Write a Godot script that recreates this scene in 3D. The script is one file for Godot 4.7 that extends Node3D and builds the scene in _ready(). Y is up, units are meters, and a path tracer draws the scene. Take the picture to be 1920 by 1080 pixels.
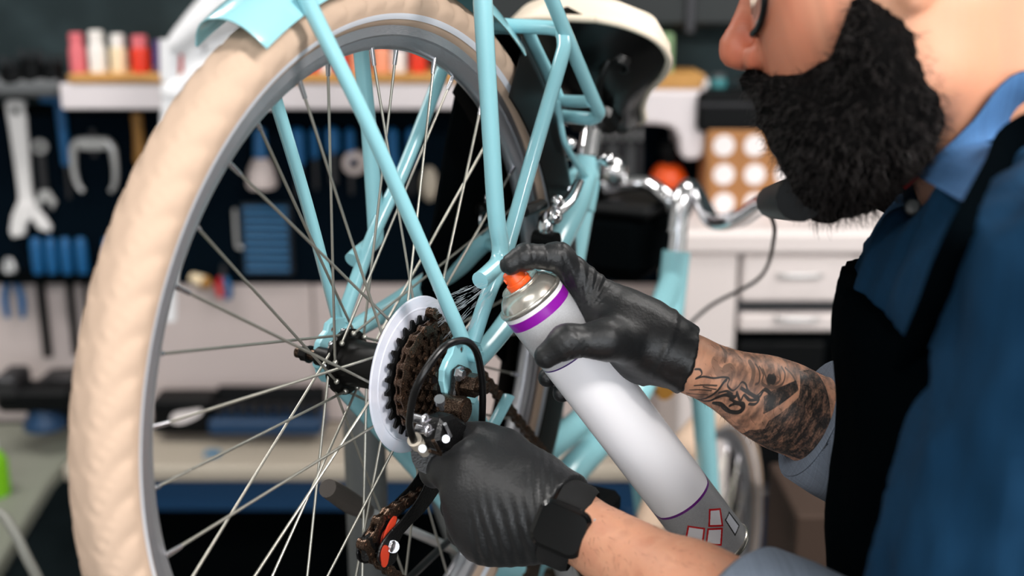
extends Node3D
# A mechanic sprays the freewheel of a pale blue bicycle in a workshop.
# World: y up, metres, floor at y = -0.12, the tool wall at the back (-z).

const CAM := Vector3(0, 1.65, 0)
const PITCH := 0.2661
const FPX := 2200.0
const FLOOR := -0.12
const WALL := -2.62

var cam: Camera3D
var used := {}
var M := {}
var rng := RandomNumberGenerator.new()


func _ready() -> void:
	rng.seed = 11
	# ---- camera
	cam = Camera3D.new()
	cam.name = "camera"
	var ca := CameraAttributesPhysical.new()
	ca.frustum_focal_length = 12.0 * FPX / 540.0
	ca.frustum_focus_distance = 0.945
	ca.frustum_near = 0.05
	ca.frustum_far = 60.0
	ca.exposure_aperture = 3.5
	cam.attributes = ca
	cam.position = CAM
	cam.rotation.x = -PITCH
	add_child(cam)
	cam.current = true
	# ---- air and exposure
	var we := WorldEnvironment.new()
	we.name = "environment"
	var e := Environment.new()
	e.background_mode = Environment.BG_SKY
	var sky := Sky.new()
	var sm := ProceduralSkyMaterial.new()
	sm.sky_top_color = Color(0.55, 0.68, 0.85)
	sm.sky_horizon_color = Color(0.86, 0.9, 0.95)
	sm.ground_horizon_color = Color(0.7, 0.72, 0.72)
	sm.ground_bottom_color = Color(0.35, 0.35, 0.35)
	sky.sky_material = sm
	e.sky = sky
	e.tonemap_mode = Environment.TONE_MAPPER_LINEAR
	e.tonemap_exposure = 0.8
	e.sdfgi_enabled = true
	e.ssao_enabled = true
	e.ssil_enabled = true
	we.environment = e
	add_child(we)
	materials()
	lamps()
	room()
	bench_left()
	tool_wall()
	shelf_things()
	cabinet_right()
	repair_stand()
	bicycle()
	spray_can()
	person()
	small_things()


# ---------------------------------------------------------------- helpers
class MB:
	# an indexed mesh being collected; triangles are given counter-clockwise
	var v := PackedVector3Array()
	var uv := PackedVector2Array()
	var idx := PackedInt32Array()
	var col := PackedColorArray()

	func add(p: Vector3, t := Vector2.ZERO) -> int:
		v.append(p)
		uv.append(t)
		return v.size() - 1

	func tri(a: int, b: int, c: int) -> void:
		idx.append(a)
		idx.append(b)
		idx.append(c)

	func quad(a: int, b: int, c: int, d: int) -> void:
		tri(a, b, c)
		tri(a, c, d)

	func join(o: MB, t := Transform3D.IDENTITY) -> void:
		var base := v.size()
		for p in o.v:
			v.append(t * p)
		uv.append_array(o.uv)
		if o.col.size() > 0:
			col.append_array(o.col)
		for k in o.idx:
			idx.append(base + k)

	func normals() -> PackedVector3Array:
		var n := PackedVector3Array()
		n.resize(v.size())
		for k in range(0, idx.size(), 3):
			var a := idx[k]
			var b := idx[k + 1]
			var c := idx[k + 2]
			var f := (v[b] - v[a]).cross(v[c] - v[a])
			n[a] += f
			n[b] += f
			n[c] += f
		for k in n.size():
			n[k] = n[k].normalized() if n[k].length_squared() > 0.0 else Vector3.UP
		return n

	func mesh() -> ArrayMesh:
		var arr := []
		arr.resize(Mesh.ARRAY_MAX)
		arr[Mesh.ARRAY_VERTEX] = v
		arr[Mesh.ARRAY_NORMAL] = normals()
		arr[Mesh.ARRAY_TEX_UV] = uv
		if col.size() == v.size() and col.size() > 0:
			arr[Mesh.ARRAY_COLOR] = col
		var flip := PackedInt32Array()
		flip.resize(idx.size())
		for k in range(0, idx.size(), 3):
			flip[k] = idx[k]
			flip[k + 1] = idx[k + 2]
			flip[k + 2] = idx[k + 1]
		arr[Mesh.ARRAY_INDEX] = flip
		var m := ArrayMesh.new()
		m.add_surface_from_arrays(Mesh.PRIMITIVE_TRIANGLES, arr)
		return m


func numbered(called: String) -> String:
	if not used.has(called):
		used[called] = 0
		return called
	used[called] += 1
	return "%s_%03d" % [called, used[called]]


func thing(called: String, label: String, category: String, at := Vector3.ZERO, group := "") -> Node3D:
	var o := Node3D.new()
	o.name = numbered(called)
	o.position = at
	add_child(o, true)
	tag(o, label, category, group)
	return o


func tag(o: Node, label: String, category: String, group := "") -> Node:
	o.set_meta("label", label)
	o.set_meta("category", category)
	if group != "":
		o.set_meta("group", group)
	return o


func put(called: String, mesh: Mesh, m: Material, parent: Node, at := Transform3D.IDENTITY) -> MeshInstance3D:
	var o := MeshInstance3D.new()
	o.name = called if parent != self else numbered(called)
	o.mesh = mesh
	o.material_override = m
	o.transform = at
	o.cast_shadow = GeometryInstance3D.SHADOW_CASTING_SETTING_ON
	parent.add_child(o, true)
	return o


func struct(called: String, mesh: Mesh, m: Material, parent: Node = self, at := Transform3D.IDENTITY) -> MeshInstance3D:
	var o := put(called, mesh, m, parent, at)
	o.set_meta("kind", "structure")
	return o


# one solid thing: base node and parts given relative to the base
func copy_of(o: Node3D, called: String, label: String, at: Vector3) -> Node3D:
	var c: Node3D = o.duplicate()
	c.name = numbered(called)
	add_child(c, true)
	c.position = at
	c.set_meta("label", label)
	return c


func T(at: Vector3) -> Transform3D:
	return Transform3D(Basis.IDENTITY, at)


# frame whose y runs along d, with z as near as can be to front
func frame_y(at: Vector3, d: Vector3, front := Vector3(0, 0, 1)) -> Transform3D:
	var y := d.normalized()
	var x := y.cross(front)
	if x.length() < 1e-4:
		x = y.cross(Vector3.RIGHT)
	x = x.normalized()
	return Transform3D(Basis(x, y, x.cross(y)), at)


func ray(px: float, py: float) -> Vector3:
	return Basis(Vector3.RIGHT, -PITCH) * Vector3((px - 960.0) / FPX, (540.0 - py) / FPX, -1.0)


# where that sight line meets the plane z, or lies at that depth
func zp(px: float, py: float, z: float) -> Vector3:
	var d := ray(px, py)
	return CAM + d * ((z - CAM.z) / d.z)


func dp(px: float, py: float, depth: float) -> Vector3:
	return CAM + ray(px, py) * depth


func rounded_box(s: Vector3, r := 0.004) -> MB:
	# box with chamfered edges, centred
	var b := MB.new()
	var h := s / 2.0
	r = minf(r, minf(h.x, minf(h.y, h.z)) * 0.9)
	var faces := []
	for ax in 3:
		for sg in [-1.0, 1.0]:
			var u := (ax + 1) % 3
			var w := (ax + 2) % 3
			var q := []
			for c in [[-1, -1], [1, -1], [1, 1], [-1, 1]]:
				var p := Vector3.ZERO
				p[ax] = sg * h[ax]
				p[u] = c[0] * (h[u] - r)
				p[w] = c[1] * (h[w] - r)
				q.append(p)
			if sg < 0:
				q.reverse()
			faces.append(q)
			flat(b, q)
	# edges
	for ax in 3:
		var u := (ax + 1) % 3
		var w := (ax + 2) % 3
		for su in [-1.0, 1.0]:
			for sw in [-1.0, 1.0]:
				var q := []
				for e in [[-1, 0], [1, 0], [1, 1], [-1, 1]]:
					var p := Vector3.ZERO
					p[ax] = e[0] * (h[ax] - r)
					p[u] = su * (h[u] - (r if e[1] == 1 else 0.0))
					p[w] = sw * (h[w] - (0.0 if e[1] == 1 else r))
					q.append(p)
				var f: Vector3 = (q[1] - q[0]).cross(q[2] - q[0])
				var out := Vector3.ZERO
				out[u] = su
				out[w] = sw
				if f.dot(out) < 0:
					q.reverse()
				flat(b, q)
	for sx in [-1.0, 1.0]:
		for sy in [-1.0, 1.0]:
			for sz in [-1.0, 1.0]:
				var sgn := Vector3(sx, sy, sz)
				var q := [Vector3(h.x, h.y - r, h.z - r) * sgn, Vector3(h.x - r, h.y, h.z - r) * sgn, Vector3(h.x - r, h.y - r, h.z) * sgn]
				if (q[1] - q[0]).cross(q[2] - q[0]).dot(sgn) < 0:
					q.reverse()
				flat(b, q)
	return b


func flat(b: MB, q: Array) -> void:
	var i0 := b.v.size()
	for p in q:
		b.add(p)
	for k in range(1, q.size() - 1):
		b.tri(i0, i0 + k, i0 + k + 1)


func box(s: Vector3, r := 0.004) -> ArrayMesh:
	return rounded_box(s, r).mesh()


func smooth_path(pts: Array, step := 0.01) -> PackedVector3Array:
	# Catmull-Rom through the points
	var out := PackedVector3Array()
	var n := pts.size()
	for k in n - 1:
		var p0: Vector3 = pts[maxi(k - 1, 0)]
		var p1: Vector3 = pts[k]
		var p2: Vector3 = pts[k + 1]
		var p3: Vector3 = pts[mini(k + 2, n - 1)]
		var m := maxi(1, int(ceil((p2 - p1).length() / step)))
		for j in m:
			out.append(p1.cubic_interpolate(p2, p0, p3, float(j) / m))
	out.append(pts[n - 1])
	return out


# tube along a path; rad is a number or one radius per path point (resampled along the way); flat_by squashes along "side"
func tube(path: PackedVector3Array, rad, sides := 12, caps := true, squash := 1.0, side := Vector3.ZERO) -> MB:
	var b := MB.new()
	var n := path.size()
	var up := Vector3.UP
	var t0 := (path[1] - path[0]).normalized()
	var nx := t0.cross(side if side != Vector3.ZERO else (Vector3.UP if absf(t0.y) < 0.9 else Vector3.RIGHT)).normalized()
	for k in n:
		var t := (path[mini(k + 1, n - 1)] - path[maxi(k - 1, 0)]).normalized()
		if side != Vector3.ZERO:
			nx = t.cross(side).normalized()
		else:
			nx = (nx - t * nx.dot(t)).normalized()
		var ny := nx.cross(t).normalized() * -1.0
		var r: float
		if rad is float or rad is int:
			r = rad
		else:
			var f: float = float(k) / (n - 1) * (rad.size() - 1)
			var lo := int(f)
			r = lerpf(rad[lo], rad[mini(lo + 1, rad.size() - 1)], f - lo)
		for j in sides + 1:
			var a := TAU * j / sides
			b.add(path[k] + nx * cos(a) * r + ny * sin(a) * r * squash, Vector2(float(j) / sides, float(k) / (n - 1)))
	for k in n - 1:
		for j in sides:
			var a := k * (sides + 1) + j
			b.quad(a, a + 1, a + sides + 2, a + sides + 1)
	# seam vertices share a place; weld their normals by sharing indices
	for k in range(0, b.idx.size()):
		var i := b.idx[k]
		if i < n * (sides + 1) and i % (sides + 1) == sides:
			b.idx[k] = i - sides
	if caps:
		for e in 2:
			var row := 0 if e == 0 else (n - 1) * (sides + 1)
			var q := []
			for j in sides:
				q.append(b.v[row + j])
			if e == 0:
				q.reverse()
			flat(b, q)
	# orientation check: outward
	var ctr := path[0]
	var a0 := b.v[b.idx[0]]
	var fn := (b.v[b.idx[1]] - a0).cross(b.v[b.idx[2]] - a0)
	if fn.dot((a0 + b.v[b.idx[1]]) * 0.5 - ctr - t0 * (((a0 + b.v[b.idx[1]]) * 0.5 - ctr).dot(t0))) < 0:
		for k in range(0, b.idx.size(), 3):
			var s := b.idx[k + 1]
			b.idx[k + 1] = b.idx[k + 2]
			b.idx[k + 2] = s
	return b


func rod(a: Vector3, c: Vector3, r: float, sides := 12, r2 := -1.0) -> MB:
	return tube(PackedVector3Array([a, c]), [r, r if r2 < 0 else r2], sides)


# solid of revolution about y; profile is [[radius, y], ...] from bottom to top, a point given twice makes a sharp edge
func lathe(profile: Array, sides := 32, from := 0.0, to := TAU) -> MB:
	var b := MB.new()
	var n := profile.size()
	var whole := to - from > TAU - 0.001
	var len_ := 0.0
	for k in n:
		if k > 0:
			len_ += Vector2(profile[k][0] - profile[k - 1][0], profile[k][1] - profile[k - 1][1]).length()
		for j in sides + 1:
			var a := from + (to - from) * j / sides
			b.add(Vector3(sin(a) * profile[k][0], profile[k][1], cos(a) * profile[k][0]), Vector2(float(j) / sides, len_))
	for k in n - 1:
		if profile[k][0] == profile[k + 1][0] and profile[k][1] == profile[k + 1][1]:
			continue
		for j in sides:
			var a := k * (sides + 1) + j
			var j2 := a + 1
			if whole and j == sides - 1:
				pass
			b.quad(a, j2, j2 + sides + 1, a + sides + 1)
	return b


# sharp-edged lathe: every profile corner is hard unless it is marked smooth by a third entry
func lathe_hard(profile: Array, sides := 32) -> MB:
	var p := []
	for k in profile.size():
		p.append([profile[k][0], profile[k][1]])
		if k > 0 and k < profile.size() - 1 and profile[k].size() < 3:
			p.append([profile[k][0], profile[k][1]])
	return weld_seam(lathe(p, sides), sides)


func weld_seam(b: MB, sides: int) -> MB:
	# full turns: use the first column for the last one in shading (uv seam goes with it, so only for untextured lathes)
	for k in b.idx.size():
		var i := b.idx[k]
		if i % (sides + 1) == sides:
			b.idx[k] = i - sides
	return b


# outline in x,y extruded along z from -t/2 to t/2 with a chamfer; holes are outlines too
func plate(outline: PackedVector2Array, t: float, bev := 0.0, holes := []) -> MB:
	var b := MB.new()
	var pts := outline
	if Geometry2D.is_polygon_clockwise(pts):
		pts = outline.duplicate()
		pts.reverse()
	var cap := pts
	if bev > 0.0:
		var ins := Geometry2D.offset_polygon(pts, -bev)
		if ins.size() == 1 and not Geometry2D.is_polygon_clockwise(ins[0]):
			cap = ins[0]
		else:
			bev = 0.0
			cap = pts
	var h := t / 2.0
	var face := cap
	for hole in holes:
		var hp: PackedVector2Array = hole
		if not Geometry2D.is_polygon_clockwise(hp):
			hp = hole.duplicate()
			hp.reverse()
		face = bridge(face, hp)
		walls(b, hp, -h, h)
	var tr := Geometry2D.triangulate_polygon(face)
	for s in [1.0, -1.0]:
		var base := b.v.size()
		for p in face:
			b.add(Vector3(p.x, p.y, s * h), p)
		for k in range(0, tr.size(), 3):
			var a := face[tr[k]]
			var c := face[tr[k + 1]]
			var d := face[tr[k + 2]]
			var ccw := (c - a).cross(d - a) > 0
			if ccw == (s > 0):
				b.tri(base + tr[k], base + tr[k + 1], base + tr[k + 2])
			else:
				b.tri(base + tr[k], base + tr[k + 2], base + tr[k + 1])
	if bev > 0.0:
		walls(b, pts, -h + bev, h - bev)
		# chamfer strips: each vertex of the outer ring to the nearest of the inner one
		for s in [1.0, -1.0]:
			strip(b, pts, cap, s * (h - bev), s * h, s > 0)
	else:
		walls(b, pts, -h, h)
	return b


func strip(b: MB, o: PackedVector2Array, c: PackedVector2Array, zo: float, zc: float, up: bool) -> void:
	var n := o.size()
	var m := c.size()
	var near := []
	for p in o:
		var best := 0
		for k in m:
			if c[k].distance_squared_to(p) < c[best].distance_squared_to(p):
				best = k
		near.append(best)
	for k in n:
		var k2 := (k + 1) % n
		var q := [Vector3(o[k].x, o[k].y, zo), Vector3(o[k2].x, o[k2].y, zo), Vector3(c[near[k2]].x, c[near[k2]].y, zc), Vector3(c[near[k]].x, c[near[k]].y, zc)]
		if not up:
			q.reverse()
		flat(b, q)
		var j: int = near[k]
		var guard := 0
		while j != near[k2] and guard < 6:
			var j2 := (j + 1) % m
			if j2 == near[k2]:
				break
			var t := [Vector3(o[k2].x, o[k2].y, zo), Vector3(c[j2].x, c[j2].y, zc), Vector3(c[j].x, c[j].y, zc)]
			if not up:
				t.reverse()
			flat(b, t)
			j = j2
			guard += 1


func walls(b: MB, p: PackedVector2Array, z0: float, z1: float) -> void:
	var n := p.size()
	for k in n:
		var a := p[k]
		var c := p[(k + 1) % n]
		var pr := p[(k + n - 1) % n]
		flat(b, [Vector3(a.x, a.y, z0), Vector3(c.x, c.y, z0), Vector3(c.x, c.y, z1), Vector3(a.x, a.y, z1)])


func bridge(o: PackedVector2Array, hole: PackedVector2Array) -> PackedVector2Array:
	var bi := 0
	var bj := 0
	var best := 1e9
	for i in o.size():
		for j in hole.size():
			var d := o[i].distance_squared_to(hole[j])
			if d < best:
				best = d
				bi = i
				bj = j
	var out := PackedVector2Array()
	for i in bi + 1:
		out.append(o[i])
	for j in hole.size() + 1:
		out.append(hole[(bj + j) % hole.size()])
	for i in range(bi, o.size()):
		out.append(o[i])
	return out


func circle2(r: float, n := 24, c := Vector2.ZERO) -> PackedVector2Array:
	var p := PackedVector2Array()
	for k in n:
		p.append(c + Vector2(cos(TAU * k / n), sin(TAU * k / n)) * r)
	return p


func smooth2(pts: Array, per := 5) -> PackedVector2Array:
	# closed Catmull-Rom outline
	var out := PackedVector2Array()
	var n := pts.size()
	for k in n:
		var p0: Vector2 = pts[(k + n - 1) % n]
		var p1: Vector2 = pts[k]
		var p2: Vector2 = pts[(k + 1) % n]
		var p3: Vector2 = pts[(k + 2) % n]
		for j in per:
			out.append(p1.cubic_interpolate(p2, p0, p3, float(j) / per))
	return out


func joined(list: Array) -> MB:
	var b := MB.new()
	for o in list:
		if o is Array:
			b.join(o[0], o[1])
		else:
			b.join(o)
	return b


func sphere(r: float, rings := 10, sides := 16, sq := Vector3.ONE) -> MB:
	var pr := []
	for k in rings + 1:
		var a := -PI / 2 + PI * k / rings
		pr.append([maxf(cos(a) * r, 0.00001), sin(a) * r])
	var b := weld_seam(lathe(pr, sides), sides)
	for k in b.v.size():
		b.v[k] *= sq
	return b


# ---------------------------------------------------------------- materials
func mat(called: String, c: Color, rough := 0.6, metal := 0.0, spec := 0.5) -> StandardMaterial3D:
	var m := StandardMaterial3D.new()
	m.resource_name = called
	m.albedo_color = c
	m.roughness = rough
	m.metallic = metal
	m.metallic_specular = spec
	M[called] = m
	return m


func noise_tex(seed_: int, freq: float, size := 256, normal := false, bump := 4.0, ramp: Gradient = null, octaves := 4) -> NoiseTexture2D:
	var n := FastNoiseLite.new()
	n.seed = seed_
	n.frequency = freq
	n.fractal_octaves = octaves
	var t := NoiseTexture2D.new()
	t.width = size
	t.height = size
	t.seamless = true
	t.noise = n
	if normal:
		t.as_normal_map = true
		t.bump_strength = bump
	if ramp:
		t.color_ramp = ramp
	return t


func ramp2(a: Color, b: Color, lo := 0.3, hi := 0.7) -> Gradient:
	var g := Gradient.new()
	g.set_color(0, a)
	g.set_color(1, b)
	g.set_offset(0, lo)
	g.set_offset(1, hi)
	return g


func tri_map(m: StandardMaterial3D, scale: float) -> void:
	m.uv1_triplanar = true
	m.uv1_scale = Vector3.ONE * scale


func grain(m: StandardMaterial3D, scale: float, strength: float, freq := 0.05, seed_ := 3) -> void:
	m.normal_enabled = true
	m.normal_texture = noise_tex(seed_, freq, 256, true, 6.0)
	m.normal_scale = strength
	tri_map(m, scale)


func weave_tex() -> ImageTexture:
	# denim twill: pale warp over dark weft
	var im := Image.create(256, 256, false, Image.FORMAT_RGB8)
	var r := RandomNumberGenerator.new()
	r.seed = 5
	var streak := PackedFloat32Array()
	for k in 256:
		streak.append(r.randf_range(-0.1, 0.1))
	for y in 256:
		for x in 256:
			var tw := 0.5 + 0.5 * sin((x + y) * TAU / 8.0)
			var k := 0.74 + 0.2 * tw + streak[x] + r.randf_range(-0.07, 0.07)
			im.set_pixel(x, y, Color(k, k, k))
	return ImageTexture.create_from_image(im)


func materials() -> void:
	mat("plaster", Color(0.19, 0.235, 0.245), 0.9, 0.0, 0.2)
	M.plaster.albedo_texture = noise_tex(2, 0.02, 256, false, 1.0, ramp2(Color(0.8, 0.8, 0.8), Color(1, 1, 1)))
	tri_map(M.plaster, 0.7)
	mat("white_wall", Color(0.8, 0.8, 0.79), 0.9)
	mat("concrete", Color(0.3, 0.3, 0.29), 0.85)
	M.concrete.albedo_texture = noise_tex(4, 0.03, 256, false, 1.0, ramp2(Color(0.72, 0.72, 0.72), Color(1, 1, 1)))
	tri_map(M.concrete, 0.6)
	mat("board", Color(0.025, 0.06, 0.09), 0.85, 0.0, 0.05)
	mat("panel_white", Color(0.74, 0.69, 0.68), 0.55)
	mat("cabinet_white", Color(0.87, 0.83, 0.82), 0.5)
	mat("shelf_white", Color(0.86, 0.83, 0.84), 0.5)
	mat("shelf_grey", Color(0.34, 0.35, 0.36), 0.6)
	mat("wood", Color(0.87, 0.65, 0.36), 0.6)
	M.wood.albedo_texture = noise_tex(8, 0.02, 256, false, 1.0, ramp2(Color(0.82, 0.8, 0.76), Color(1, 1, 1)))
	M.wood.uv1_triplanar = true
	M.wood.uv1_scale = Vector3(0.8, 9, 9)
	mat("bench_top", Color(0.7, 0.66, 0.6), 0.55)
	mat("wing_top", Color(0.52, 0.53, 0.48), 0.6)
	mat("blue_steel", Color(0.008, 0.2, 0.34), 0.5)
	mat("navy", Color(0.012, 0.05, 0.1), 0.5)
	mat("black_plastic", Color(0.025, 0.032, 0.038), 0.5, 0.0, 0.25)
	mat("black_matt", Color(0.02, 0.03, 0.036), 0.9, 0.0, 0.08)
	mat("steel", Color(0.78, 0.78, 0.78), 0.35, 0.6)
	mat("tool_chrome", Color(0.92, 0.91, 0.91), 0.45, 0.2)
	mat("chrome", Color(0.95, 0.95, 0.96), 0.16, 1.0)
	mat("dark_steel", Color(0.25, 0.25, 0.26), 0.45, 0.8)
	mat("tool_blue", Color(0.02, 0.33, 0.53), 0.45)
	mat("tool_gold", Color(0.6, 0.42, 0.16), 0.45)
	mat("orange", Color(0.93, 0.33, 0.07), 0.35)
	mat("cardboard", Color(0.66, 0.46, 0.28), 0.8)
	mat("label_white", Color(0.93, 0.9, 0.9), 0.6)
	mat("white_enamel", Color(0.93, 0.93, 0.94), 0.35)
	mat("glass_teal", Color(0.2, 0.5, 0.52), 0.3)
	mat("lime", Color(0.45, 0.72, 0.04), 0.4)
	mat("stand_grey", Color(0.36, 0.37, 0.37), 0.5, 0.2)
	mat("cord_grey", Color(0.5, 0.5, 0.47), 0.5)
	for p in [["pink", Color(0.85, 0.42, 0.45)], ["cream", Color(0.92, 0.84, 0.7)], ["white_bottle", Color(0.92, 0.9, 0.88)], ["red_bottle", Color(0.88, 0.2, 0.08)], ["purple_bottle", Color(0.35, 0.25, 0.48)], ["peach_bottle", Color(0.95, 0.62, 0.48)], ["green_bottle", Color(0.5, 0.62, 0.45)]]:
		mat(p[0], p[1], 0.4)
	# bicycle
	mat("frame_blue", Color(0.57, 0.79, 0.825), 0.22)
	M.frame_blue.clearcoat_enabled = true
	M.frame_blue.clearcoat = 0.5
	M.frame_blue.clearcoat_roughness = 0.12
	mat("tyre_cream", Color(0.76, 0.66, 0.58), 0.85, 0.0, 0.2)
	M.tyre_cream.vertex_color_use_as_albedo = false
	mat("bead_shade_grey", Color(0.22, 0.2, 0.19), 0.7)  # grey for the painted shade where tyre meets rim
	mat("rim_alloy", Color(0.72, 0.72, 0.74), 0.33, 0.8)
	M.rim_alloy.normal_enabled = true
	M.rim_alloy.normal_texture = noise_tex(12, 0.2, 256, true, 3.0)
	M.rim_alloy.normal_scale = 0.15
	M.rim_alloy.uv1_scale = Vector3(3, 40, 1)
	mat("spoke_steel", Color(0.74, 0.73, 0.69), 0.3, 0.85)
	mat("hub_black", Color(0.05, 0.045, 0.043), 0.42, 0.5)
	mat("disc_plastic", Color(0.92, 0.93, 0.98, 0.54), 0.4)
	M.disc_plastic.transparency = BaseMaterial3D.TRANSPARENCY_ALPHA
	mat("sprocket_black", Color(0.04, 0.038, 0.037), 0.5, 0.3)
	mat("chain_brown", Color(0.58, 0.48, 0.41), 0.28, 0.9)
	M.chain_brown.albedo_texture = noise_tex(21, 0.06, 256, false, 1.0, ramp2(Color(0.35, 0.33, 0.32), Color(1, 1, 1), 0.3, 0.75))
	tri_map(M.chain_brown, 60.0)
	mat("grime_steel", Color(0.48, 0.4, 0.34), 0.32, 0.85)
	M.grime_steel.albedo_texture = M.chain_brown.albedo_texture
	tri_map(M.grime_steel, 40.0)
	mat("mech_black", Color(0.04, 0.04, 0.042), 0.38, 0.2)
	grain(M.mech_black, 30.0, 0.5)
	mat("bolt_silver", Color(0.85, 0.85, 0.87), 0.22, 0.95)
	mat("copper", Color(0.75, 0.33, 0.1), 0.35, 0.9)
	mat("jockey_red", Color(0.74, 0.22, 0.12), 0.5)
	mat("hose_black", Color(0.018, 0.018, 0.02), 0.3)
	mat("rubber_grey", Color(0.28, 0.255, 0.235), 0.7)
	grain(M.rubber_grey, 60.0, 1.0)
	mat("saddle_white", Color(0.93, 0.87, 0.79), 0.45)
	mat("saddle_black", Color(0.012, 0.012, 0.015), 0.3)
	# can
	mat("can_tin", Color(0.82, 0.8, 0.76), 0.25, 0.85)
	mat("nozzle_orange", Color(0.95, 0.36, 0.12), 0.35)
	# person
	mat("glove", Color(0.075, 0.08, 0.086), 0.46)
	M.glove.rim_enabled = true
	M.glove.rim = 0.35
	M.glove.normal_enabled = true
	M.glove.normal_texture = noise_tex(31, 0.04, 256, true, 5.0)
	M.glove.normal_scale = 0.25
	tri_map(M.glove, 28.0)
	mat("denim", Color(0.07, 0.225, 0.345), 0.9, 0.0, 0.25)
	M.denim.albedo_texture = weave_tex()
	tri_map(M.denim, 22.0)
	mat("denim_collar_lit", Color(0.3, 0.5, 0.72), 0.85)  # shirt denim again, with the light on the collar put into its colour
	M.denim_collar_lit.albedo_texture = M.denim.albedo_texture
	tri_map(M.denim_collar_lit, 22.0)
	mat("denim_inside", Color(0.52, 0.57, 0.64), 0.9)
	M.denim_inside.albedo_texture = M.denim.albedo_texture
	tri_map(M.denim_inside, 22.0)
	mat("red_edge", Color(0.75, 0.06, 0.1), 0.7)
	mat("thread", Color(0.75, 0.55, 0.5), 0.8)
	mat("apron", Color(0.008, 0.018, 0.026), 0.95, 0.0, 0.05)
	grain(M.apron, 30.0, 0.3)
	mat("jeans", Color(0.05, 0.07, 0.12), 0.9)
	mat("beard", Color(0.03, 0.027, 0.027), 0.85, 0.0, 0.15)
	mat("beard_hair", Color(0.15, 0.13, 0.125), 0.5, 0.0, 0.4)
	mat("watch_case", Color(0.03, 0.036, 0.04), 0.25)
	mat("watch_glass", Color(0.01, 0.014, 0.018), 0.08)
	mat("strap_black", Color(0.022, 0.024, 0.026), 0.85)
	grain(M.strap_black, 60.0, 0.6)
	mat("shoe", Color(0.05, 0.05, 0.05), 0.6)


# ---------------------------------------------------------------- light and room
func lamps() -> void:
	var glow := mat("lamp_glow", Color(1, 1, 1), 0.6)
	glow.emission_enabled = true
	glow.emission = Color(1.0, 0.98, 0.96)
	glow.emission_energy_multiplier = 3.0
	# energy by fitting: over the mechanic, over the bicycle, above the left bench, above the cabinets
	var spots := [[Vector3(1.35, 2.74, 0.1), 11.0, "ceiling light panel above the mechanic"], [Vector3(-1.0, 2.74, 0.5), 2.6, "ceiling light panel left of the photographer"], [Vector3(-1.3, 2.74, -1.75), 2.9, "ceiling light panel over the tool wall"], [Vector3(1.1, 2.74, -1.8), 2.0, "ceiling light panel over the white drawer cabinet"]]
	for s in spots:
		var o := thing("ceiling_light", "long white " + s[2], "ceiling light", s[0], "ceiling light panels above the workshop")
		put("housing", box(Vector3(1.3, 0.05, 0.44), 0.008), M.white_enamel, o, T(Vector3(0, 0.03, 0)))
		put("diffuser", box(Vector3(1.22, 0.012, 0.36), 0.003), glow, o)
		var l := AreaLight3D.new()
		l.name = "light"
		l.area_size = Vector2(1.2, 0.34)
		l.light_color = Color(1.0, 0.985, 0.97)
		l.light_energy = s[1]
		l.area_range = 12.0
		l.area_attenuation = 2.0
		l.shadow_enabled = true
		l.position = Vector3(0, -0.012, 0)
		l.rotation.x = -PI / 2
		o.add_child(l)
	# daylight of the big window behind the photographer
	var w := AreaLight3D.new()
	w.name = "window_daylight"
	w.area_size = Vector2(2.9, 1.5)
	w.light_color = Color(0.97, 0.985, 1.0)
	w.light_energy = 8.0
	w.area_range = 14.0
	w.area_attenuation = 2.0
	w.shadow_enabled = true
	w.position = Vector3(0.5, 1.85, 2.42)
	add_child(w)


func slab(called: String, lo: Vector3, hi: Vector3, m: Material) -> MeshInstance3D:
	return struct(called, box(hi - lo, 0.003), m, self, T((lo + hi) / 2.0))


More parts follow.
